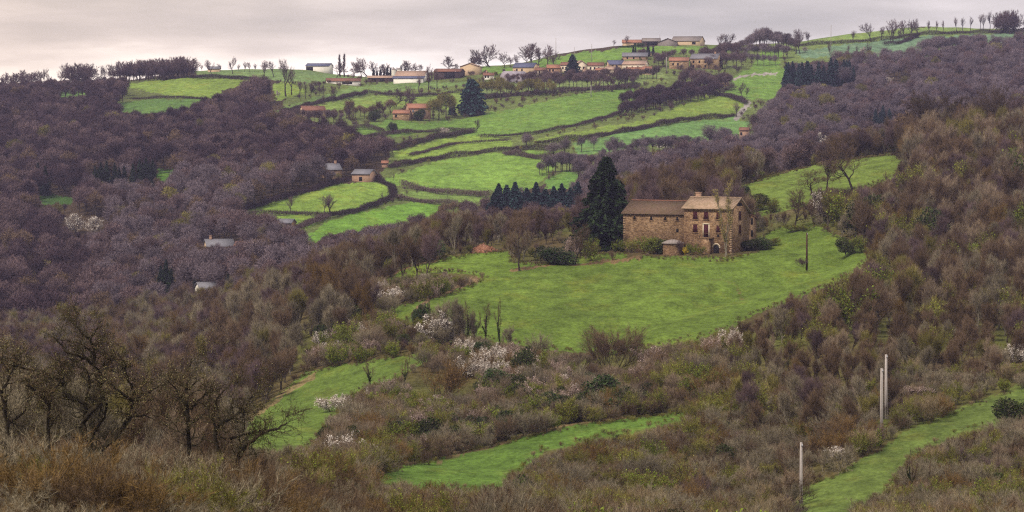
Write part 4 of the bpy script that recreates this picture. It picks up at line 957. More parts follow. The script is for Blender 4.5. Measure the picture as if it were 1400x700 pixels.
def stuff(name, spots, label, cat):
    """all the plants beyond the nearest three hundred, as one object"""
    keys = sorted({(s[2], s[3]) for s in spots}); ix = {k: i for i, k in enumerate(keys)}
    me = bpy.data.meshes.new(name); n = len(spots); me.vertices.add(n)
    me.vertices.foreach_set('co', np.array([(s[4], s[5], s[6]) for s in spots], np.float32).ravel())
    def at_(nm, ty, vals, f='value'):
        a = me.attributes.new(nm, ty, 'POINT'); a.data.foreach_set(f, np.asarray(vals).ravel())
    at_('pick', 'INT', np.array([ix[(s[2], s[3])] for s in spots], np.int32))
    at_('turn', 'FLOAT', np.array([s[8] for s in spots], np.float32))
    at_('grow', 'FLOAT', np.array([s[7] / PR[s[2]][s[3]].H for s in spots], np.float32))
    o = link(name, me); tag(o, label, cat, None, 'stuff')
    g = bpy.data.node_groups.new(name, 'GeometryNodeTree')
    g.interface.new_socket('Geometry', in_out='INPUT', socket_type='NodeSocketGeometry'); g.interface.new_socket('Geometry', in_out='OUTPUT', socket_type='NodeSocketGeometry')
    gi = g.nodes.new('NodeGroupInput'); go = g.nodes.new('NodeGroupOutput'); jn = g.nodes.new('GeometryNodeJoinGeometry')
    def named(nm, ty):
        a = g.nodes.new('GeometryNodeInputNamedAttribute'); a.data_type = ty; a.inputs['Name'].default_value = nm
        return a.outputs['Attribute']
    pk = named('pick', 'INT'); tn = named('turn', 'FLOAT'); gr = named('grow', 'FLOAT')
    cx = g.nodes.new('ShaderNodeCombineXYZ'); g.links.new(tn, cx.inputs['Z'])
    er = g.nodes.new('FunctionNodeEulerToRotation'); g.links.new(cx.outputs[0], er.inputs[0])
    for (key, vi), i in ix.items():
        src = bpy.data.objects.new(PR[key][vi].name, p_full(PR[key][vi]))
        oi = g.nodes.new('GeometryNodeObjectInfo'); oi.inputs['Object'].default_value = src; oi.inputs['As Instance'].default_value = True
        cmpn = g.nodes.new('FunctionNodeCompare'); cmpn.data_type = 'INT'; cmpn.operation = 'EQUAL'
        ia = [k for k in cmpn.inputs if k.type == 'INT']; g.links.new(pk, ia[0]); ia[1].default_value = i
        ip = g.nodes.new('GeometryNodeInstanceOnPoints')
        g.links.new(gi.outputs[0], ip.inputs['Points']); g.links.new(oi.outputs['Geometry'], ip.inputs['Instance']); g.links.new(cmpn.outputs[0], ip.inputs['Selection'])
        g.links.new(er.outputs[0], ip.inputs['Rotation']); g.links.new(gr, ip.inputs['Scale'])
        g.links.new(ip.outputs[0], jn.inputs[0])
    g.links.new(jn.outputs[0], go.inputs[0])
    md = o.modifiers.new('plants', 'NODES'); md.node_group = g
    return o
def crowd(items, key, label, group, dmin=1200, name='copse', cat='copse'):
    """a far copse that reads as one mass"""
    sp = []
    for it in items:
        x, y, z, d = at(it[0], it[1], dmin); h = max(.5, (it[1] - it[2]) * d / F)
        sp.append((0, 'tree', key, int(rng.integers(len(PR[key]))), x, y, z, h, rng.random() * 6.283))
    stuff(name, sp, label, cat)
crowd(spread(160, 266, 113, 106, 96, 88, 22, 1.8), 'far_plum', 'dark understorey of the long grove on the left skyline', '')
crowd(spread(0, 52, 122, 118, 101, 96, 13), 'faroak', 'clump of bare trees at the far left end of the skyline', 'clump at the left end of the skyline')
row([(53, 116, 93), (60, 116, 92), (67, 118, 97), (82, 116, 92), (88, 116, 84)], 'lone', 'bare_tree', 'thin bare tree', 'between the two left skyline clumps', ST, 'thin trees between the left skyline clumps')
crowd(spread(96, 132, 120, 116, 85, 86, 12), 'faroak', 'round clump of bare trees on the left skyline', 'round clump on the left skyline')
row([(137, 114, 91), (143, 114, 88), (150, 113, 90), (156, 113, 94)], 'slim', 'bare_tree', 'slender bare tree', 'between the round clump and the long grove', ST, 'slender trees left of the long grove')
crowd(spread(163, 262, 111, 106, 84, 74, 26, 1.8) + spread(165, 264, 108, 103, 82, 75, 20, 1.8), 'faroak', 'long dark grove of bare trees on the left skyline', 'long grove on the left skyline')
row([(276, 98, 88), (289, 103, 80), (301, 98, 86), (318, 101, 74), (327, 98, 86), (334, 98, 82), (341, 98, 84), (348, 98, 85), (361, 107, 80), (374, 104, 82), (383, 98, 88)], 'lone', 'bare_tree', 'bare tree', 'right of the long skyline grove', ST, 'trees along the left skyline field edge')
row([(391, 132, 77), (399, 130, 90)], 'slim', 'bare_tree', 'tall bare tree', 'below the lonely blue shed', ST, 'tall trees below the blue shed')
row([(465, 105, 71), (471, 105, 70)], 'upright', 'poplar_tree', 'narrow upright poplar', 'behind the low shed', ST, 'poplars on the skyline', w=None)
row([(460, 108, 84), (484, 105, 86), (494, 105, 77), (503, 105, 77), (512, 105, 81), (521, 104, 84), (527, 104, 83)], 'faroak', 'bare_tree', 'bare tree', 'behind the dark conifer hedge', ST, 'bare trees behind the conifer hedge')
crowd(spread(508, 556, 107, 103, 94, 88, 10, 1.2), 'darkfir', 'dense row of dark green conifers left of the silos', 'dark conifer row left of the silos', name='conifer_copse', cat='conifers')
row([(552, 100, 77), (561, 100, 81), (568, 101, 84), (577, 101, 87)], 'faroak', 'bare_tree', 'bare tree', 'behind the pale farm building', ST, 'bare trees behind the pale farm building')
row([(586, 127, 85), (598, 121, 92), (573, 128, 100)], 'slim', 'bare_tree', 'slender bare tree', 'in front of the pale farm building', ST, 'slender trees in front of the farm building')
row([(611, 101, 75), (627, 99, 86)], 'faroak', 'bare_tree', 'spreading bare tree', 'behind the dark open barn', ST, 'bare trees behind the dark barn')
row([(641, 95, 74), (649, 93, 73), (656, 92, 72), (665, 93, 58), (671, 93, 59)], 'faroak', 'bare_tree', 'bare tree', 'behind the large tan barn', ST, 'bare trees behind the tan barn')
row([(690, 93, 69), (698, 91, 75), (706, 91, 73), (720, 91, 57), (727, 92, 56), (737, 92, 60), (748, 92, 59), (757, 94, 67)], 'faroak', 'bare_tree', 'bare tree', 'behind the slate roofed tan house', ST, 'bare trees behind the polytunnels')
row([(839, 64, 53), (857, 62, 46)], 'lone', 'bare_tree', 'small bare tree', 'left of the hilltop farm roofs', ST, 'small trees left of the hilltop farm')
row([(866, 78, 62), (893, 76, 62), (886, 78, 58), (869, 77, 64)], 'darkfir', 'conifer', 'dark conifer', 'below the hilltop farm', 'conifer', 'conifers below the hilltop farm')
crowd([(875, 80, 66), (880, 80, 65), (900, 92, 72), (907, 92, 70), (898, 88, 70), (913, 84, 68), (920, 82, 66), (935, 80, 65), (945, 80, 66)], 'far_purple', 'bare trees between the hilltop farm and the village', 'bare trees below the hilltop farm')
row([(983, 66, 44), (990, 66, 46), (997, 65, 44)], 'lone', 'bare_tree', 'bare tree', 'right of the hilltop farm', ST, 'bare trees right of the hilltop farm')
crowd(spread(958, 1010, 84, 80, 62, 56, 12, 2.5) + spread(965, 1018, 95, 92, 74, 70, 8, 3), 'far_purple', 'bare wood beside the big ochre house', 'wood beside the ochre house')
crowd(spread(1004, 1050, 70, 64, 58, 35, 16, 2) + spread(1050, 1085, 64, 70, 36, 52, 12, 2) + spread(1010, 1080, 76, 80, 58, 62, 12, 2.5) + spread(1015, 1065, 88, 90, 72, 74, 6, 2), 'far_mauve', 'bare wood on the rounded hump of the skyline', 'wooded hump on the skyline')
row([(1088, 74, 37), (1094, 74, 39), (1105, 62, 41)], 'lone', 'bare_tree', 'bare tree', 'at the right foot of the wooded hump', ST, 'bare trees at the foot of the hump')
row([(1135, 77, 57), (1160, 77, 60), (1172, 77, 61), (1185, 82, 56), (1190, 81, 60), (1180, 82, 65)], 'slim', 'bare_tree', 'thin tree', 'in the pale right field', ST, 'thin trees in the pale right field')
row([(1166, 58, 40), (1191, 57, 29), (1205, 55, 34), (1218, 57, 30), (1221, 57, 23), (1229, 56, 38), (1237, 54, 25), (1246, 54, 23), (1256, 52, 28)], 'lone', 'bare_tree', 'bare tree', 'along the right skyline', ST, 'bare trees along the right skyline')
row([(1271, 47, 27), (1279, 46, 27), (1291, 45, 27), (1308, 43, 22), (1316, 43, 22), (1327, 42, 21), (1340, 42, 18), (1344, 42, 17), (1353, 42, 13)], 'slim', 'bare_tree', 'slender bare tree', 'in the hedge atop the right skyline', ST, 'slender trees along the right skyline hedge')
crowd(spread(1358, 1398, 45, 46, 14, 13, 10, 1.5) + spread(1366, 1392, 46, 46, 20, 20, 8, 2), 'faroak', 'dense clump of bare trees at the right end of the skyline', 'clump at the right end of the skyline')
crowd(spread(1261, 1302, 80, 74, 50, 50, 12, 2), 'far_mauve', 'left one of two bare copses below the right skyline', 'left copse below the right skyline')
crowd(spread(1310, 1346, 74, 70, 46, 45, 12, 2), 'far_mauve', 'right one of two bare copses below the right skyline', 'right copse below the right skyline')
crowd(spread(1348, 1400, 82, 78, 58, 56, 9, 3), 'far_mauve', 'bare thicket at the right edge below the skyline clump', 'trees at the right edge below the skyline')
crowd(spread(690, 900, 113, 106, 100, 93, 60, 3), 'far_purple', 'bare bushes in front of the village houses', '')
crowd(spread(335, 362, 150, 140, 108, 104, 16, 4) + spread(300, 350, 156, 150, 126, 116, 16, 4), 'far_purple', 'tall bare copse rising before the left hillside pasture', '')
crowd([(414, 167, 148), (422, 168, 150), (437, 168, 149), (447, 166, 148), (456, 167, 150), (405, 168, 146)], 'far_purple', 'bare trees half hiding the tan red roofed house', '')
crowd(spread(640, 872, 136, 121, 128, 113, 70, 2), 's_purple', 'brushy hedge bottom under the trees below the village', '', name='hedgerow_scrub', cat='scrub')
crowd(spread(846, 1000, 156, 124, 147, 116, 60, 3), 's_purple', 'brushy understorey of the long plum brown grove', '', name='hedgerow_scrub', cat='scrub')
# trees below the village
crowd(spread(640, 760, 134, 130, 112, 106, 20, 4), 'far_olive', 'line of thin bare trees below the polytunnels', 'trees below the polytunnels')
crowd(spread(725, 872, 124, 117, 103, 96, 24, 4), 'far_purple', 'line of bare trees below the village houses', 'trees below the village')
row([(832, 123, 94), (842, 122, 90), (856, 121, 95), (818, 124, 99)], 'faroak', 'bare_tree', 'bare round crowned tree', 'in front of the village houses', ST, 'round trees in front of the village')
crowd(spread(930, 1000, 118, 124, 92, 98, 12, 3), 'far_purple', 'bare trees below the big ochre house', 'bare trees below the ochre house')
row([(1007, 161, 138), (1015, 134, 108), (1021, 133, 118)], 'lone', 'bare_tree', 'bare tree', 'beside the lane on the far hillside', ST, 'bare trees beside the lane')
crowd(spread(400, 480, 172, 164, 158, 150, 9, 3), 'far_purple', 'bare trees around the cream red roofed house', 'bare trees around the cream house')
crowd(spread(455, 535, 164, 158, 144, 140, 12, 3), 'far_brown', 'bare trees between the cream house and the brick house', 'bare trees left of the brick house')
row([(562, 147, 115), (541, 147, 124), (551, 147, 126)], 'faroak', 'bare_tree', 'bare tree', 'behind the brick house below the silos', ST, 'bare trees behind the brick house')
crowd([(600, 164, 126), (610, 162, 124), (618, 160, 128), (592, 165, 132)], 'far_olive', 'tall pale bare trees right of the brick house', 'pale trees right of the brick house')
row([(418, 135, 112), (425, 134, 110), (436, 132, 112), (442, 130, 114), (410, 134, 108)], 'slim', 'bare_tree', 'thin bare tree', 'below the lonely blue shed', ST, 'thin trees below the blue shed')
row([(441, 144, 128), (455, 141, 120)], 'lone', 'bare_tree', 'bare tree', 'on the hedge above the cream house', ST, 'trees on the upper hedge')
row([(443, 293, 264), (453, 292, 263)], 'lone', 'bare_tree', 'bare round crowned tree', 'of the pair by the oval pasture', ST, 'pair of trees in the oval pasture hedge', dmin=850, w=26)
tree_at(397, 291, 267, 'lone', 'bare_tree', 'lone bare tree at the left end of the oval pasture hedge', ST, dmin=850)
row([(493, 289, 277), (498, 288, 279), (523, 275, 262)], 'slim', 'bare_tree', 'little bare sapling', 'in the oval pasture hedge', ST, 'saplings in the curved hedge', dmin=850)
row([(538, 247, 236), (595, 262, 252), (612, 270, 258), (556, 270, 258), (570, 268, 255)], 'slim', 'bare_tree', 'little pale sapling', 'under the central pasture', ST, 'saplings under the central pasture', dmin=850)
tree_at(652, 181, 162, 'lone', 'bare_tree', 'small bare tree at the corner of the big hillside pasture', ST, dmin=1100)
row([(720, 206, 181), (772, 216, 184), (756, 222, 192), (795, 208, 186), (812, 206, 184)], 'far_mauve', 'bare_tree', 'mauve bare tree', 'in the hedge right of the central pasture', ST, 'mauve trees right of the central pasture', dmin=1000)
crowd(spread(735, 800, 238, 232, 214, 206, 14, 3), 'far_mauve', 'mauve thicket right of the central pasture', 'thicket right of the central pasture', dmin=1000)
crowd(spread(820, 1000, 216, 202, 192, 176, 26, 4), 'far_mauve', 'mauve band of bare wood behind the farm', 'band of wood behind the farm', dmin=1050)
crowd(spread(850, 1000, 146, 116, 126, 100, 44, 2.5) + spread(848, 985, 158, 130, 138, 108, 44, 2.5), 'far_plum', 'long plum brown grove on the hillside below the ochre house', 'long grove on the hillside')
# far conifers
row([(645, 158, 107, 38)], 'broadfir', 'conifer', 'big dark blue conifer', 'standing alone above the hillside pasture', 'conifer', None)
tree_at(618, 158, 130, 'spruce', 'conifer', 'small blue conifer left of the big lone one', 'conifer', dmin=1200, parts=False)
tree_at(783, 106, 74, 'spruce', 'conifer', 'pointed dark spruce rising in front of the village', 'conifer', None, 24, 1200, parts=False)
tree_at(573, 165, 147, 'leafx' if 'leafx' in PR else 's_ever', 'evergreen_bush', 'dark evergreen bush beside the brick house', 'bush', None, 20, 1200, parts=False)
tree_at(512, 165, 148, 's_ever', 'evergreen_bush', 'dark round evergreen between the cream and the brick houses', 'bush', None, 18, 1200, parts=False)
tree_at(537, 180, 165, 's_ever', 'evergreen_bush', 'dark evergreen bush at the top of the lower pasture', 'bush', None, 15, 1200, parts=False)
tree_at(427, 126, 113, 's_ever', 'evergreen_bush', 'dark upright evergreen on the slope below the blue shed', 'bush', None, 7, 1200, parts=False)
crowd(spread(1072, 1112, 124, 122, 88, 84, 9, 3) + [(1119, 120, 84), (1126, 119, 88)] + spread(1134, 1168, 118, 116, 80, 86, 8, 3), 'spruce', 'dark blue conifer plantation at the head of the right wood', 'conifer plantation at the head of the right wood', name='conifer_copse', cat='conifers')
crowd([(1197, 178, 148), (1207, 176, 144), (1216, 176, 148), (1203, 182, 152)], 'spruce', 'blue conifers deep in the right-hand wood', 'blue conifers deep in the right wood', name='conifer_copse', cat='conifers')
row([(130, 258, 226), (138, 258, 221), (146, 257, 219), (157, 256, 222), (170, 256, 226), (182, 256, 223), (191, 255, 217), (200, 255, 215), (209, 254, 217), (134, 259, 230), (163, 257, 228), (195, 256, 222), (205, 255, 222)], 'darkfir', 'conifer', 'dark conifer', 'deep in the left wood', 'conifer', 'conifer row in the left wood', dmin=800)
row([(52, 266, 222), (62, 268, 226)], 'darkfir', 'conifer', 'dark conifer', 'near the left edge of the far wood', 'conifer', 'conifers near the left edge', dmin=800)
row([(220, 404, 362), (227, 404, 354), (234, 403, 366)], 'darkfir', 'conifer', 'dark conifer', 'in the trio low in the left wood', 'conifer', 'trio of conifers in the left wood', dmin=700)
tree_at(267, 402, 376, 'darkfir', 'conifer', 'narrow dark conifer left of the purple slate roof', 'conifer', None, 9, 740, parts=False)
row([(302, 402, 380), (312, 395, 371)], 'darkfir', 'conifer', 'narrow dark conifer', 'right of the purple slate roof', 'conifer', 'conifers right of the purple roof', dmin=740)
tree_at(299, 300, 282, 's_ever', 'evergreen_bush', 'dark evergreen at the left tip of the oval pasture', 'bush', None, 14, 850, parts=False)
row([(682, 300, 250), (693, 298, 252), (704, 298, 248), (720, 300, 256), (733, 300, 248), (745, 298, 258), (757, 298, 254), (768, 296, 250), (790, 292, 248), (780, 296, 256), (676, 300, 262), (711, 300, 262), (727, 300, 264)], 'spruce', 'conifer', 'blue conifer', 'left of the big dark conifer', 'conifer', 'blue conifers behind the spur', dmin=1000, w=27)
# around the farm
tree_at(829, 338, 213, 'bigfir', 'dark_conifer', 'great dark conifer left of the stone barn', 'conifer', None, 94, 400, dmax=900)
tree_at(882, 292, 222, 'ivytree', 'ivy_clad_tree', 'tall dark ivy clad tree behind the barn roof', ST, None, 22, 400, dmax=900)
for i, (a, b, c, w, k, lab) in enumerate([
    (873, 292, 252, 30, 's_green', 'pale green leafing bush beside the big dark conifer behind the barn'), (905, 288, 258, 34, 's_green', 'green bush above the middle of the barn roof'),
    (922, 286, 258, 24, 's_ever', 'dark evergreen above the right end of the barn roof'), (938, 286, 262, 26, 's_green', 'leafing bush between the barn roof and the chimney'),
    (1016, 276, 251, 22, 's_ever', 'dark leaning evergreen behind the farmhouse gable'), (1032, 288, 262, 40, 's_ivy', 'dark bush on the bank behind the farmhouse'), (1050, 292, 268, 40, 's_olive', 'olive bush at the right of the bank behind the farmhouse'),
    (1033, 233, 220, 34, 's_green', 'yellow green bush at the top of the pasture behind the farmhouse'),
    (884, 347, 318, 42, 's_green', 'round green willow bush in front of the barn'), (863, 346, 322, 26, 's_olive', 'olive bush at the left corner of the barn'), (846, 345, 322, 26, 's_green', 'light green bush left of the barn under the dark conifer'),
    (902, 346, 322, 30, 's_ivy', 'dark bush between the green willow bush and the round hut'),
    (946, 348, 330, 20, 's_green', 'green bush at the left foot of the farmhouse front'), (959, 348, 334, 24, 's_olive', 'brown green climber at the foot of the farmhouse front'),
    (1025, 342, 325, 30, 's_ivy', 'dark bush at the right foot of the farmhouse gable'), (1042, 340, 322, 30, 's_ever', 'evergreen bush right of the farmhouse'), (1056, 336, 322, 26, 's_olive', 'olive bush at the end of the farmhouse garden'),
    (811, 356, 320, 30, 's_green', 'light green bush right of the flowering plum before the dark conifer'), (783, 352, 318, 30, 's_pinkblossom', 'pale flowering bush left of the dark conifer'),
    (762, 362, 334, 56, 's_ever', 'long dark evergreen bush on the lawn left of the farm'), (745, 356, 332, 30, 's_ever', 'dark evergreen bush behind the long one'),
    (1098, 364, 350, 24, 's_purple', 'low dark bush at the foot of the wooden pole'), (838, 356, 337, 12, 's_brown', 'small bare fruit tree on the lawn'),
    (1156, 345, 322, 30, 's_ivy', 'dark ivy bush at the right edge of the farm pasture'), (1178, 344, 318, 36, 's_green', 'green bush at the right edge of the farm pasture'),
    (1088, 318, 304, 60, 's_olive', 'low olive hedge bush right of the farmhouse below the pasture'), ]):
    tree_at(a, b, c, k, 'bush', lab, 'bush', None, w, 400, dmax=900)
tree_at(937, 348, 334, 's_gorse' if 's_gorse' in PR else 's_green', 'yellow_bush', 'yellow flowering bush beside the round hut', 'bush', None, 9, 400, dmax=900)
tree_at(993, 351, 239, 'goldpoplar', 'poplar_tree', 'slender golden green poplar in front of the farmhouse', ST, None, 34, 400, dmax=900)
tree_at(787, 362, 302, 'oak', 'bare_tree', 'small bare tree on the lawn left of the barn', ST, None, 54, 400, dmax=900)
tree_at(711, 371, 282, 'oak', 'bare_tree', 'tall bare tree at the left end of the farm lawn', ST, None, 66, 400, dmax=900)
tree_at(1165, 260, 188, 'oak', 'bare_oak', 'wide bare oak standing in the pasture behind the farm', ST, None, 88, 500, dmax=900, idx=1)
tree_at(1108, 268, 226, 'oak', 'bare_oak', 'smaller bare oak at the left of the wide one behind the farm', ST, None, 50, 500, dmax=900)
tree_at(1131, 262, 212, 'slim', 'bare_tree', 'slender bare tree just left of the wide oak', ST, None, 24, 500, dmax=900)
tree_at(1213, 256, 232, 'ivytree', 'ivy_clad_tree', 'stunted ivy clad tree at the right of the pasture behind the farm', ST, None, 12, 500, dmax=900)
tree_at(1090, 314, 250, 'oak', 'bare_tree', 'bare tree leaning left beside the flowering tree right of the farm', ST, None, 50, 400, dmax=900)
tree_at(1126, 308, 250, 'blossomtree', 'blossom_tree', 'pale flowering tree right of the farmhouse', ST, None, 46, 400, idx=0, dmax=900)
tree_at(1123, 206, 176, 'blossomtree', 'blossom_tree', 'white flowering tree at the edge of the far mauve wood', ST, None, 26, 900, idx=1, parts=False)
for a, b, c, w, lab in [(104, 322, 286, 40, 'large white flowering tree in the left wood, left one of two'), (128, 322, 290, 38, 'large white flowering tree in the left wood, right one of two'), (205, 256, 245, 28, 'low white flowering bush below the conifer row'),
                        (107, 352, 340, 14, 'small white flowering bush low in the left wood'), (905, 206, 190, 36, 'white flowering tree in the mauve wood behind the farm'), (1219, 116, 103, 22, 'white flowering tree in the right far wood'), (1394, 106, 97, 14, 'white flowering tree at the right edge of the far wood'),
                        (381, 133, 122, 9, 'white flowering bush at the foot of the tall tree below the blue shed'), (612, 186, 172, 22, 'grey flowering bush on the hedge above the striped pastures'), (1102, 72, 62, 12, 'pink flowering bush at the foot of the wooded hump'), (1180, 74, 62, 13, 'pinkish flowering bush in the pale right field')]:
    tree_at(a, b, c, 'blossomtree', 'blossom_tree', lab, ST, None, w, 760, idx=1, parts=False)
# scrub belt, one by one
for a, b, c, w, k, nm, lab in [
    (603, 468, 414, 70, 's_blossom', 'blossom_bush', 'big leaning white flowering bush at the lower edge of the main pasture'), (548, 414, 390, 62, 's_blossom', 'blossom_bush', 'white flowering bush on the bank between the two pastures'),
    (672, 506, 464, 58, 's_blossom', 'blossom_bush', 'white flowering bush right of the brown willow'), (640, 514, 478, 54, 's_blossom', 'blossom_bush', 'low white flowering bush touching the brown willow'),
    (455, 562, 534, 52, 's_blossom', 'blossom_bush', 'white flowering bush in the left hollow pasture'), (562, 582, 553, 44, 's_blossom', 'blossom_bush', 'white flowering bush in the middle of the scrub belt'),
    (500, 578, 552, 34, 's_pinkblossom', 'blossom_bush', 'pinkish flowering bush at the left end of the scrub belt'), (762, 528, 505, 28, 's_blossom', 'blossom_bush', 'small white flowering bush below the round bare bush'),
    (690, 518, 496, 36, 's_pinkblossom', 'blossom_bush', 'pinkish flowering bush right of the white one beside the willow'), (1390, 496, 464, 40, 's_blossom', 'blossom_bush', 'white flowering bush at the right edge on the hillside'),
    (1150, 628, 606, 44, 's_blossom', 'blossom_bush', 'white flowering bush left of the pole pair'), (1155, 560, 538, 20, 's_pinkblossom', 'blossom_bush', 'small pale flowering bush above the pole pair'),
    (540, 455, 432, 26, 's_pinkblossom', 'blossom_bush', 'pale flowering bush left of the big leaning one'), (1256, 545, 522, 50, 's_pinkblossom', 'blossom_bush', 'pale flowering bush beside the grass track'),
    (605, 548, 478, 110, 's_rust', 'willow_bush', 'large rounded rusty brown willow in the scrub belt'), (836, 512, 432, 96, 'roundbush', 'bare_bush', 'round bare bush with olive stems at the foot of the main pasture'),
    (736, 492, 448, 40, 's_grey', 'bare_bush', 'thin bare bush left of the round one'), (574, 452, 408, 26, 's_ever', 'evergreen_bush', 'dark evergreen bush just left of the big white flowering one'),
    (490, 445, 420, 28, 's_ever', 'evergreen_bush', 'dark evergreen bush at the left end of the pasture edge'), (820, 560, 502, 70, 's_ever', 'evergreen_bush', 'large dark evergreen in the scrub belt below the round bush'),
    (800, 575, 530, 60, 's_ivy', 'evergreen_bush', 'ivy covered mound at the bottom of the scrub belt'), (712, 560, 520, 46, 's_ivy', 'evergreen_bush', 'dark ivy mound in the middle of the scrub belt'),
    (513, 592, 566, 20, 's_ever', 'evergreen_bush', 'small dark evergreen at the left of the scrub belt'), (590, 355, 322, 40, 's_ever', 'evergreen_bush', 'dark evergreen at the top left corner of the tongue of pasture'),
    (532, 368, 342, 26, 's_ever', 'evergreen_bush', 'dark evergreen at the left edge of the tongue of pasture'), (1385, 585, 538, 54, 's_ivy', 'evergreen_bush', 'dark ivy bush at the right edge beside the grass track'),
    (1240, 570, 540, 60, 's_purple', 'bare_bush', 'round dark bare bush right of the pole pair'), (1063, 520, 490, 22, 's_green', 'leafing_bush', 'pale yellow green bush on the right hillside'),
    (942, 660, 642, 22, 's_green', 'leafing_bush', 'yellow green bush in the brown brush at the bottom'), (800, 700, 660, 50, 's_green', 'leafing_bush', 'green bush at the bottom edge of the photo'),
    (1080, 718, 668, 70, 's_purple', 'bare_bush', 'dark bare bush at the foot of the lone concrete pole'), (1180, 722, 676, 60, 's_grey', 'bare_bush', 'bare bush at the bottom of the grass track')]:
    tree_at(a, b, c, k, nm, lab, 'bush', None, w, 0, dmax=800)
for a, b, c, w, lab in [(506, 534, 488, 24, 'dark ivy clad stump tree in the hollow pasture'), (640, 474, 404, 22, 'left one of three ivy clad trunks at the pasture edge'), (664, 474, 408, 26, 'middle one of three ivy clad trunks at the pasture edge'), (684, 472, 398, 26, 'right one of three ivy clad trunks at the pasture edge'),
                        (552, 530, 480, 26, 'thin forked tree in the hollow pasture'), (994, 588, 540, 20, 'ivy clad trunk in the brush right of the grass strip'), (1250, 690, 604, 26, 'dark ivy clad trunk at the bottom of the grass track'), (1266, 682, 620, 16, 'thin ivy clad trunk right of the darker one by the track'),
                        (1134, 548, 500, 18, 'ivy clad trunk above the brush left of the pole pair'), (1172, 545, 498, 16, 'ivy clad trunk between the pole pair and the lone ivy trunk'), (590, 450, 398, 18, 'thin ivy topped tree behind the white flowering bush'), (1196, 540, 494, 14, 'ivy clad trunk just left of the pole pair')]:
    tree_at(a, b, c, 'ivytree', 'ivy_clad_tree', lab, ST, None, w, 0, dmax=800)
row([(620, 470, 398), (606, 468, 402), (650, 474, 420), (630, 472, 415), (695, 480, 440)], 'grey', 'bare_tree', 'thin bare tree', 'among the ivy clad trunks at the pasture edge', ST, 'thin trees at the pasture edge', dmin=0, dmax=800)
row([(1204, 206, 160), (1226, 205, 152), (1244, 202, 142), (1262, 200, 126), (1283, 198, 108), (1302, 197, 122), (1322, 196, 126), (1345, 194, 112), (1368, 192, 118), (1390, 190, 106), (1255, 210, 160), (1314, 206, 146), (1378, 200, 140)], 'darkoak', 'bare_tree', 'tall dark bare tree', 'on the crest of the right hillside', ST, 'tall trees on the crest of the right hillside', dmin=500, dmax=900)
# old oaks in the foreground on the left
for k, lab in enumerate(['gnarled lichen covered oak with forking dark trunk in the left foreground', 'leaning dark oak just right of the gnarled forked one', 'straight dark trunked bare tree right of the leaning oak',
                         'low crooked oak leaning over the hollow pasture', 'gnarled bare oak at the left edge of the foreground', 'small crooked oak between the left edge and the gnarled oak']):
    (bx_, by_), _ = OAKS[k]; D_ = 104.0; q = to(bx_, by_, D_)
    plant(PR['bigoak'][k], 'bare_oak', float(q[0]), float(q[1]), float(q[2]), 1.0, lab, ST, None, rz=0.0)

# ------------------------------------------------------------------ hedges
def hedge(pts, h, label, dmin, mat_='twig_plum', leaf=None, wd=1.8, dens=100, tw=.085, dmax=1e9):
    P = []
    for (x1, y1), (x2, y2) in zip(pts[:-1], pts[1:]):
        n = max(2, int(math.hypot(x2 - x1, y2 - y1) / 3))
        for k in range(n): P.append(at(x1 + (x2 - x1) * k / n, y1 + (y2 - y1) * k / n, dmin, dmax)[:3])
    P.append(at(*pts[-1], dmin, dmax)[:3]); P = np.array(P); o0 = P[0].copy(); P -= o0
    seg = np.linalg.norm(np.diff(P, axis=0), axis=1); L = seg.sum(); cum = np.concatenate([[0], np.cumsum(seg)])
    h *= 1.3; n = min(20000, int(L * dens * h / 2)); u = rng.random(n) * L
    c = np.stack([np.interp(u, cum, P[:, k]) for k in range(3)], 1)
    hh = h * (.65 + .35 * np.sin(u * .23 + pts[0][0]) * np.sin(u * .071 + 1) + .25 * rng.random(n))
    c += np.stack([rng.normal(size=n) * wd * .4, rng.normal(size=n) * wd * .4, hh * rng.random(n) ** .8 * .75], 1)
    mb = MB(); slivers(mb, c, rng.normal(size=(n, 3)) * .6 + np.array([0, 0, .9]), .5 + .5 * rng.random(n), tw, rng, 0)
    mats = [mat_]
    if leaf:
        m = n // 3; j = rng.integers(0, n, m); leaves(mb, c[j] + rng.normal(size=(m, 3)) * .2, .16, rng, 1); mats.append(leaf)
    o = link('hedge', mb.mesh('hedge', mats)); o.location = o0; tag(o, label, 'hedge', None)
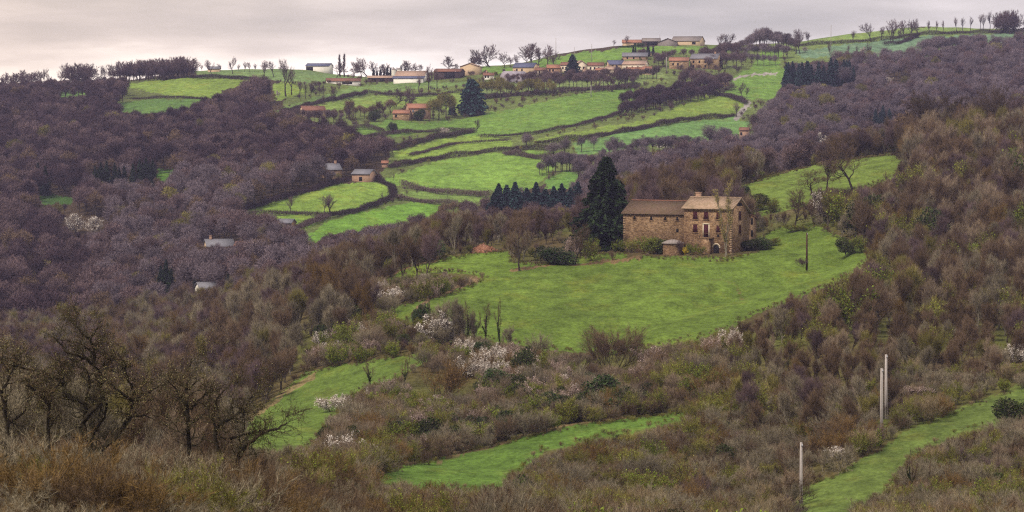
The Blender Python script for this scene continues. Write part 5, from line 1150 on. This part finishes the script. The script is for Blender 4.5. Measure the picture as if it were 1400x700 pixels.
for pts, h, lab, dm, mt, lf in [
    ([(533, 230), (600, 218), (688, 206), (760, 205)], 2.2, 'dark hedge along the top of the central pasture', 900, 'twig_plum', None),
    ([(509, 245), (536, 257), (538, 270), (511, 283), (476, 293), (447, 297)], 1.8, 'curved hedge round the right end of the oval pasture', 850, 'twig_plum', 'leaf_ivy'),
    ([(340, 296), (400, 293), (447, 297)], 1.8, 'hedge along the foot of the oval pasture', 850, 'twig_plum', None),
    ([(548, 256), (600, 265), (672, 270)], 2.6, 'thick hedge along the foot of the central pasture', 850, 'twig_purple', None),
    ([(543, 273), (585, 278), (626, 282)], 2.2, 'short hedge above the lower pasture', 850, 'twig_purple', None),
    ([(372, 318), (410, 312), (447, 299)], 2.0, 'hedge right of the tumbledown barn', 850, 'twig_purple', None),
    ([(335, 288), (420, 264), (478, 247)], 2.2, 'hedge along the top of the oval pasture', 850, 'twig_plum', None),
    ([(538, 206), (590, 191), (648, 182)], 2.4, 'dark hedge left of the striped pastures', 1000, 'twig_plum', 'leaf_dark'),
    ([(560, 214), (625, 197), (697, 193)], 1.2, 'low hedge between the two striped pastures', 1000, 'twig_plum', None),
    ([(384, 156), (440, 141), (502, 128)], 2.2, 'dark diagonal hedge above the cream house', 1200, 'twig_plum', 'leaf_dark'),
    ([(505, 128), (570, 133), (640, 126)], 1.8, 'hedge above the brick house', 1200, 'twig_plum', None),
    ([(655, 189), (730, 184), (800, 170), (848, 156)], 1.5, 'low hedge along the foot of the big hillside pasture', 1100, 'twig_plum', None),
    ([(733, 197), (800, 191), (865, 180), (930, 166), (1005, 160)], 2.4, 'dark hedge between the pale pastures left of the lane', 1100, 'twig_plum', 'leaf_ivy'),
    ([(640, 138), (700, 132), (760, 127), (872, 119)], 2.4, 'dark hedge at the top of the big hillside pasture', 1200, 'twig_plum', 'leaf_ivy'),
    ([(962, 127), (1000, 134), (1020, 142)], 2.4, 'dark hedge right of the long grove', 1200, 'twig_plum', 'leaf_ivy'),
    ([(1085, 64), (1160, 59), (1215, 55), (1258, 48), (1340, 46), (1400, 44)], 2.4, 'hedge running along the right skyline', 1450, 'twig_plum', 'leaf_ivy'),
    ([(1208, 62), (1230, 60), (1255, 51)], 2.0, 'short dark hedge in the pale right field', 1450, 'twig_plum', 'leaf_dark'),
    ([(262, 106), (300, 107), (352, 109)], 2.0, 'dark hedge under the left skyline field', 1400, 'twig_plum', 'leaf_dark'),
    ([(180, 136), (240, 134), (282, 136)], 1.2, 'low hedge across the left hillside pasture', 1300, 'twig_plum', None),
    ([(846, 66), (870, 65), (880, 64)], 2.0, 'clipped dark hedge left of the hilltop farm', 1500, 'leaf_dark', None),
    ([(470, 176), (500, 176), (525, 180)], 2.0, 'bushy hedge at the left of the lower hillside pastures', 1100, 'twig_purple', None),
    ([(480, 190), (560, 182), (650, 180)], 2.0, 'dark hedge under the brick house meadow', 1100, 'twig_plum', None),
    ([(690, 212), (735, 218), (770, 214)], 2.4, 'bushy hedge at the right of the central pasture', 1000, 'twig_purple', None)]:
    hedge(pts, h, lab, dm, mt, lf)
# ------------------------------------------------------------------ woods and scrub
RM = np.minimum.accumulate(GP, axis=1)
def candidates(n, sel):
    """random ground points, evenly spread over the real area of the cells in sel"""
    A = np.gradient(GY, axis=1) * np.gradient(GX, axis=0)
    w = np.where(sel, np.abs(A), 0).ravel(); w /= w.sum()
    i = rng.choice(w.size, n, p=w); c, r = np.unravel_index(i, GP.shape)
    c = np.minimum(c, GP.shape[0] - 2); r = np.minimum(r, GP.shape[1] - 2); a = rng.random(n); b = rng.random(n)
    L = lambda G: (G[c, r] * (1 - a) + G[c + 1, r] * a) * (1 - b) + (G[c, r + 1] * (1 - a) + G[c + 1, r + 1] * a) * b
    return GPX[c] + 2 * a, L(GP), L(GD), L(GX), L(GY), L(GZ), L(RM)
class Spacing:
    def __init__(s, r): s.r = r; s.g = {}
    def ok(s, x, y, r=None):
        r = r or s.r; k = (int(x // s.r), int(y // s.r))
        for a in (-1, 0, 1):
            for b in (-1, 0, 1):
                for (u, v) in s.g.get((k[0] + a, k[1] + b), ()):
                    if (u - x) ** 2 + (v - y) ** 2 < r * r: return False
        s.g.setdefault(k, []).append((x, y)); return True
def fits(px, py, h, d, w, tol=.86):
    k = F / d; H = h * k; W = w * k; j = rng.random() ** 1.6 * (min(15, .5 * H) if d < 480 else min(7, .3 * H))      # now and then a top pokes out: ragged edges
    if blocked(px, py - H * tol + j, d): return False
    if blocked(px - W * .6, py - H * .6 + j, d) or blocked(px + W * .6, py - H * .6 + j, d): return False
    for u in (.3, .5, .68):
        if blocked(px, py - H * u, d): return False
    if 0 <= px < 1400 and py < 700 and infield(px, py - 1, d): return False
    return True
SPOTS = []   # (size in picture, kind, proto key, index, x, y, z, h, rz, zone, d, px, py)
def scatter(n, sel, space, kinds, hr, zone, shape=.38, minfit=.45, hfun=None, tol=.86):
    px, py, d, x, y, z, rm = candidates(n, sel); sp = Spacing(space); thin = inpoly([(1215, 604), (1262, 572), (1340, 542), (1420, 508), (1420, 600), (1300, 618), (1240, 634)], px, py) & (d < 800)
    ks = [k for k, w in kinds]; ws = np.array([w for k, w in kinds]); ws = ws / ws.sum()
    # kinds grow in patches: pick by a slow field plus chance
    for i in range(n):
        if px[i] > 1225 and thin[i] and rng.random() < .72: continue
        u = (.5 + .5 * math.sin(x[i] * .21 + 1.7 * math.sin(y[i] * .09)) * math.cos(y[i] * .13 + .6 * x[i] * .1)) * .7 + .3 * rng.random() if rng.random() < .6 else rng.random()
        key = ks[min(len(ks) - 1, int(np.searchsorted(np.cumsum(ws), u)))]
        h0 = hr[0] + (hr[1] - hr[0]) * rng.random()
        if hfun: h0 *= hfun(px[i], py[i])
        ok = False
        for f in (1, .8, .62, .45):
            if f < minfit: break
            h = h0 * f
            if py[i] - rm[i] > h * F / d[i] * .95 + 2: break
            if fits(px[i], py[i], h, d[i], h * shape, tol): ok = True; break
        if not ok or not sp.ok(x[i], y[i], space * (.6 + .4 * f)): continue
        kind = 'tree' if key in TREES else 'shrub'
        SPOTS.append((h / d[i], kind, key, int(rng.integers(len(PR[key]))), x[i], y[i], z[i], h, rng.random() * 6.283, zone, d[i], px[i], py[i]))
TREES = {'darkoak', 'far_purple', 'far_plum', 'far_mauve', 'far_olive', 'far_brown', 'brown', 'grey', 'pinkish', 'olive', 'rust', 'purpleb', 'oak'}
PXG = GPX[:, None] + 0 * GP
inframe = (PXG > -90) & (PXG < 1490)
far = (GD > 800) & (GD < 1750) & inframe
WL = [(-120, 112), (60, 116), (165, 118), (175, 152), (215, 160), (300, 154), (345, 148), (375, 170), (400, 186), (470, 198), (520, 206), (540, 212), (525, 228), (500, 236), (440, 262), (335, 296), (315, 310), (380, 322), (405, 340), (520, 340), (520, 420), (420, 470), (-120, 620)]
WR = [(790, 225), (850, 222), (960, 215), (1020, 196), (1045, 160), (1070, 136), (1070, 122), (1160, 92), (1262, 86), (1340, 74), (1400, 68), (1500, 60), (1500, 280), (780, 300)]
selL = far & inpoly(WL, PXG, GP); selR = far & inpoly(WR, PXG, GP)
dark = selL & ((GP < 250) | (PXG < 120))  # darker trees here stand in for cloud shade on the left wood
scatter(5200, dark, 4.6, [('far_plum', .55), ('far_purple', .3), ('far_brown', .1), ('far_olive', .05)], (8, 12.5), 'left wood', tol=.9)
scatter(4600, selL & ~dark, 4.6, [('far_purple', .42), ('far_mauve', .38), ('far_brown', .14), ('far_olive', .06)], (7.5, 12), 'left wood', tol=.9)  # paler mauve mix also imitates haze low in the wood
scatter(5000, selR, 5.0, [('far_mauve', .6), ('far_purple', .3), ('far_olive', .1)], (8, 12), 'right far wood', tol=.9)
hid = (GD > 720) & (GD < 1060) & inframe & (PXG > 420) & (PXG < 1300)
scatter(900, hid, 6.5, [('far_brown', .4), ('far_purple', .4), ('far_mauve', .2)], (8, 11), 'hollow behind the spur')
near = (GD < 800) & (PXG > -290) & (PXG < 1690) & (inframe | (GD < 430))
spur = near & (PXG < 720) & (GD > 395) & ~((PXG > 400) & (GP > 470)) & ~((PXG > 500) & (GP > 385))
scatter(5200, spur, 3.1, [('brown', .42), ('purpleb', .14), ('grey', .22), ('olive', .10), ('rust', .12)], (6.5, 10), 'spur wood', hfun=lambda px, py: .72 if px > 640 else 1.0)
valley = near & (PXG < 420) & (GD > 150) & (GD <= 395)
scatter(3000, valley, 3.4, [('brown', .24), ('purpleb', .14), ('grey', .34), ('pinkish', .22), ('olive', .06)], (5, 8), 'valley wood')
crest = near & (PXG > 690) & (PXG < 1010) & (GD > 600)
scatter(1400, crest, 3.6, [('brown', .5), ('purpleb', .35), ('olive', .15)], (8, 11.5), 'wood behind the farm', hfun=lambda px, py: .62 if px < 800 else 1.0)
crest2 = near & (PXG >= 1010) & (PXG < 1250) & (GD > 690)
scatter(500, crest2, 4.5, [('brown', .6), ('purpleb', .4)], (5, 8), 'wood behind the farm')
hill = near & (PXG >= 930) & (GP < 600) & ~inpoly([(900, 470), (1000, 445), (1000, 600), (900, 600)], PXG, GP) & ~((PXG > 1220) & (GP > 520))
up = hill & (PXG > 1130) & (GP < 315)
scatter(2600, up, 3.4, [('darkoak', .45), ('brown', .3), ('purpleb', .1), ('olive', .1), ('s_ivy', .05)], (5.5, 9.0), 'right hillside')
hf = lambda px, py: 1.25 if (px > 1180 and py < 340) else (.72 if py > 470 else 1.0)
scatter(6500, hill & (GD > 330), 2.9, [('grey', .26), ('brown', .28), ('purpleb', .10), ('pinkish', .12), ('s_olive', .05), ('olive', .09), ('rust', .09), ('s_ivy', .015), ('s_green', .01)], (5.0, 9.0), 'right hillside', hfun=hf, minfit=.3)
belt = near & inpoly([(380, 580), (430, 545), (520, 500), (590, 478), (420, 506), (440, 470), (480, 440), (470, 400), (520, 375), (660, 375), (640, 400), (700, 460), (780, 478), (960, 465), (1000, 450), (1010, 560), (940, 560), (780, 585), (620, 622), (490, 652), (420, 640)], PXG, GP)
scatter(2600, belt, 1.75, [('s_olive', .25), ('s_brown', .13), ('s_pink', .14), ('s_grey', .10), ('s_green', .10), ('s_rust', .07), ('s_pinkblossom', .07), ('s_blossom', .045), ('s_ivy', .04), ('s_ever', .02), ('grey', .03)], (2.0, 4.6), 'scrub belt', shape=.5)
bank = near & inpoly([(560, 612), (640, 594), (760, 563), (890, 546), (890, 562), (780, 582), (640, 612), (560, 632)], PXG, GP)  # dark hedge bank, its bushes also standing in for a shadow band
scatter(260, bank, 1.6, [('s_ivy', .4), ('s_ever', .3), ('s_purple', .3)], (2.0, 3.6), 'scrub belt', shape=.5)
drift = near & inpoly([(430, 555), (540, 570), (600, 590), (700, 560), (790, 530), (770, 495), (700, 480), (610, 545), (540, 545), (470, 540)], PXG, GP)
scatter(300, drift, 2.2, [('s_blossom', .45), ('s_pinkblossom', .3), ('s_green', .25)], (2.2, 3.8), 'scrub belt', shape=.5)
brush = near & (GD > 150) & (GD < 400) & (PXG > 380) & (GP > 560)
scatter(6200, brush, 1.35, [('s_pink', .14), ('t_grey', .16), ('s_brown', .10), ('t_brown', .14), ('s_grey', .12), ('t_olive', .06), ('s_rust', .09), ('s_olive', .14), ('s_straw', .08), ('s_purple', .04), ('s_ivy', .008), ('s_green', .02), ('grey', .06), ('pinkish', .04)], (1.8, 4.2), 'brown brush', shape=.5)
right = near & (PXG > 1180) & (GP > 500) & (GD > 230)
scatter(2300, right, 1.7, [('s_olive', .28), ('s_brown', .2), ('s_grey', .22), ('s_pink', .1), ('s_green', .10), ('s_ivy', .03), ('s_straw', .06)], (1.4, 3.4), 'track side', shape=.5)
fill = near & (GD > 150)
scatter(8500, fill, 1.9, [('s_brown', .3), ('s_grey', .2), ('s_pink', .15), ('s_olive', .2), ('s_purple', .15)], (1.3, 2.6), 'undergrowth', shape=.5, tol=1.0)
clut = (GD > 1000) & (GD < 1700) & inpoly([(330, 100), (500, 106), (700, 92), (760, 80), (1000, 66), (1085, 70), (1060, 140), (1020, 200), (800, 230), (600, 300), (420, 330), (330, 300), (530, 240), (540, 200), (385, 155)], PXG, GP)
scatter(2200, clut, 5.0, [('s_purple', .4), ('s_brown', .3), ('far_olive', .12), ('far_purple', .18)], (1.6, 4.2), 'hedgerow clutter', minfit=.3)
er = FIELDN.copy()
for q in (1, 2, 3, 4, 5): er[q:] &= FIELDN[:-q]; er[:-q] &= FIELDN[q:]; er[:, q:] &= FIELDN[:, :-q]; er[:, :-q] &= FIELDN[:, q:]
rim = FIELDN & ~er
gi, gj = np.clip(GP.astype(int), 0, 699), np.clip(PXG.astype(int), 0, 1399)
_fits = fits
fits = lambda *a: True
scatter(4200, near & rim[gi, gj] & (GP < 700) & (PXG >= 0) & (PXG < 1400), 0.7, [('t_olive', .5), ('s_straw', .15), ('t_brown', .35)], (.25, .85), 'pasture edge', shape=.5)
fits = _fits
fore = near & (GD > 36) & (GD <= 150) & (PXG > -290) & (PXG < 620)
scatter(4200, fore, .95, [('t_brown', .46), ('t_grey', .18), ('t_rust', .14), ('t_olive', .03), ('s_brown', .12), ('s_purple', .04)], (1.3, 3.4), 'foreground brush', shape=.5, hfun=lambda px, py: .5 if py > 745 else (1.0 if px < 340 else .72))

ZL = {'left wood': ('bare purple brown tree in the dense wood on the left hillside', 'trees of the left wood'),
      'right far wood': ('bare mauve tree in the far wood on the right', 'trees of the far right wood'),
      'hollow behind the spur': ('bare tree in the hollow behind the spur', 'trees in the hollow behind the spur'),
      'spur wood': ('bare brown tree in the wood on the spur left of the farm', 'trees of the spur wood'),
      'valley wood': ('bare tree in the valley wood behind the foreground oaks', 'trees of the valley wood'),
      'wood behind the farm': ('bare brown tree in the wood behind the farm', 'trees behind the farm'),
      'right hillside': ('bare grey brown tree in the dense wood on the right-hand hillside', 'trees of the right hillside'),
      'scrub belt': ('bushy shrub in the scrub belt below the main pasture', 'shrubs of the scrub belt'),
      'brown brush': ('bare twiggy shrub in the brown brush below the grass strip', 'shrubs of the brown brush'),
      'track side': ('shrub in the brush beside the grass track on the right', 'shrubs beside the grass track'),
      'pasture edge': ('low tuft of rough growth at the edge of a near pasture', 'tufts along the pasture edges'),
      'undergrowth': ('low bare shrub among the trees and thickets of the near slopes', 'low shrubs of the near slopes'),
      'hedgerow clutter': ('bare bushy tree scattered about the far hillside hedges', 'trees of the far hedges'),
      'foreground brush': ('dense twiggy shrub in the foreground at the lower left', 'shrubs of the left foreground')}
def visible(s): return -40 < s[11] < 1440 and s[12] - s[7] * F / s[10] < 700
SPOTS.sort(key=lambda s: -s[0] if visible(s) else 0)
LIMIT = {'tree': 295 - len([o for o in COL.objects if o.name.split('.')[0] == 'bare_tree']), 'shrub': 290}
cnt = {'tree': 0, 'shrub': 0}; REST = {'tree': [], 'shrub': []}
for s in SPOTS:
    kind = s[1]
    if visible(s) and cnt[kind] < LIMIT[kind]:
        cnt[kind] += 1; p = PR[s[2]][s[3]]; lab, grp = ZL[s[9]]
        if kind == 'shrub':
            lab = lab.replace('tree', 'shrub').replace('wood', 'wood'); grp = grp.replace('trees', 'shrubs')
        elif s[9] in ('scrub belt',): lab = lab.replace('bushy shrub', 'thin bare tree'); grp = grp.replace('shrubs', 'trees')
        plant(p, 'bare_tree' if kind == 'tree' else 'shrub', s[4], s[5], s[6], s[7], lab, kind, grp, rz=s[8])
    else: REST[kind].append(s)

lw = [s for s in REST['tree'] if s[9] in ('left wood', 'hollow behind the spur')]
rw = [s for s in REST['tree'] if s[9] == 'right far wood']
hc = [s for s in REST['tree'] if s[9] == 'hedgerow clutter']
nw = [s for s in REST['tree'] if s[9] not in ('left wood', 'hollow behind the spur', 'right far wood', 'hedgerow clutter')]
stuff('far_woodland', lw, 'dark purple brown mass of bare woodland covering the left hillside', 'woodland')
stuff('far_woodland', rw, 'bluish mauve mass of bare woodland on the far right hillside', 'woodland')
stuff('hedgerow_scrub', hc, 'bare bushy growth dotted along the hedges of the far hillside', 'scrub')
stuff('woodland', nw, 'brown mass of bare woodland on the spur and the right-hand hillside', 'woodland')
stuff('thicket', REST['shrub'], 'mass of twiggy brown and olive scrub across the near slopes', 'scrub')
print('PLANTS', len(SPOTS), cnt, {k: len(v) for k, v in REST.items()})

# ------------------------------------------------------------------ air, sky, sun, camera
def haze():
    x, y0, y1, z0, z1 = 900, -40, 2960, GZ.min() - 1, max(GZ.max() + 22, 95)
    mb = MB(); mb.box(-x, x, y0, y1, z0, z1)
    m = bpy.data.materials.new('haze'); m.use_nodes = True; nt = m.node_tree; nt.nodes.clear()
    out = nt.nodes.new('ShaderNodeOutputMaterial'); v = nt.nodes.new('ShaderNodeVolumePrincipled')
    v.inputs['Color'].default_value = (.58, .56, .95, 1); v.inputs['Density'].default_value = HAZE; v.inputs['Anisotropy'].default_value = 0
    nt.links.new(v.outputs[0], out.inputs['Volume']); M['haze'] = m
    o = link('haze', mb.mesh('haze', ['haze'])); tag(o, 'thin bluish haze softening the far hillsides', 'haze', None, 'stuff')
HAZE = 0.000065
if HAZE > 0: haze()

SUN_EL, SUN_AZ = math.radians(54), math.radians(222)      # behind the viewer's left shoulder (azimuth clockwise from north = +y)
w = bpy.data.worlds.new('World'); SC.world = w; w.use_nodes = True; nt = w.node_tree
bg = nt.nodes['Background']; bg.inputs['Strength'].default_value = .1
sky = nd(nt, 'ShaderNodeTexSky', sky_type='NISHITA', sun_disc=False, sun_elevation=SUN_EL, sun_rotation=SUN_AZ)
tc = nd(nt, 'ShaderNodeTexCoord'); sx = nd(nt, 'ShaderNodeSeparateXYZ'); nt.links.new(tc.outputs['Generated'], sx.inputs[0])
mp = nd(nt, 'ShaderNodeMapping'); mp.inputs['Scale'].default_value = (9, 9, 55); nt.links.new(tc.outputs['Generated'], mp.inputs['Vector'])
cl = noise(nt, mp.outputs[0], 1.0, 6, .55)
zz = mth(nt, 'ADD', sx.outputs['Z'], mth(nt, 'MULTIPLY_ADD', cl, .085, -.042))
mr = nd(nt, 'ShaderNodeMapRange'); mr.inputs['From Min'].default_value = 0.0; mr.inputs['From Max'].default_value = .09; nt.links.new(zz, mr.inputs['Value'])
cc = ramp(nt, mr.outputs[0], [(0.0, (1.04, .97, .96)), (.16, (.88, .815, .80)), (.28, (.66, .60, .59)), (.42, (.52, .475, .465)), (.6, (.39, .365, .36)), (1.0, (.60, .585, .575))])
wl = nd(nt, 'ShaderNodeMapRange'); wl.inputs['From Min'].default_value = .05; wl.inputs['From Max'].default_value = -.19; nt.links.new(sx.outputs['X'], wl.inputs['Value'])
cc = mixc(nt, wl.outputs[0], cc, mixc(nt, 1.0, cc, (1.20, 1.09, .92), 'MULTIPLY'))
big = noise(nt, tc.outputs['Generated'], 2.2, 4, .6)
cc = mixc(nt, 1.0, cc, ramp(nt, big, [(.3, (.88, .88, .89)), (.7, (1.1, 1.1, 1.1))]), 'MULTIPLY')
sc_ = nd(nt, 'ShaderNodeVectorMath', operation='SCALE'); sc_.inputs['Scale'].default_value = 10.0; nt.links.new(cc, sc_.inputs[0])
nt.links.new(mixc(nt, .93, sky.outputs[0], sc_.outputs[0]), bg.inputs['Color'])

sd = bpy.data.lights.new('sun', 'SUN'); sd.energy = 2.6; sd.angle = math.radians(12); sd.color = (1, .93, .82)
so = bpy.data.objects.new('sun', sd); COL.objects.link(so)
dv = Vector((math.sin(SUN_AZ) * math.cos(SUN_EL), math.cos(SUN_AZ) * math.cos(SUN_EL), math.sin(SUN_EL)))
so.rotation_euler = dv.to_track_quat('Z', 'Y').to_euler(); so.location = (0, -20, 60)

cd = bpy.data.cameras.new('camera'); cam = bpy.data.objects.new('camera', cd); COL.objects.link(cam)
cd.sensor_width = 36; cd.lens = 36 * F / 1400; cam.rotation_euler = (math.pi / 2 - PA, 0, 0)
cd.clip_start = .5; cd.clip_end = 6000
cd.dof.use_dof = True; cd.dof.focus_distance = 560; cd.dof.aperture_fstop = 4.0
SC.camera = cam
SC.view_settings.view_transform = 'Standard'; SC.view_settings.look = 'None'; SC.view_settings.exposure = 0.48; SC.view_settings.gamma = 1; SC.view_settings.use_curve_mapping = False
SC.render.engine = 'CYCLES'; SC.cycles.use_denoising = False; SC.cycles.denoiser = 'OPENIMAGEDENOISE'; SC.cycles.denoising_input_passes = 'RGB_ALBEDO_NORMAL'
SC.cycles.max_bounces = 4; SC.cycles.diffuse_bounces = 2; SC.cycles.glossy_bounces = 1; SC.cycles.volume_bounces = 0; SC.cycles.transparent_max_bounces = 4
SC.render.film_transparent = False; SC.cycles.pixel_filter_type = 'BLACKMAN_HARRIS'; SC.cycles.filter_width = 1.2; SC.cycles.use_adaptive_sampling = False
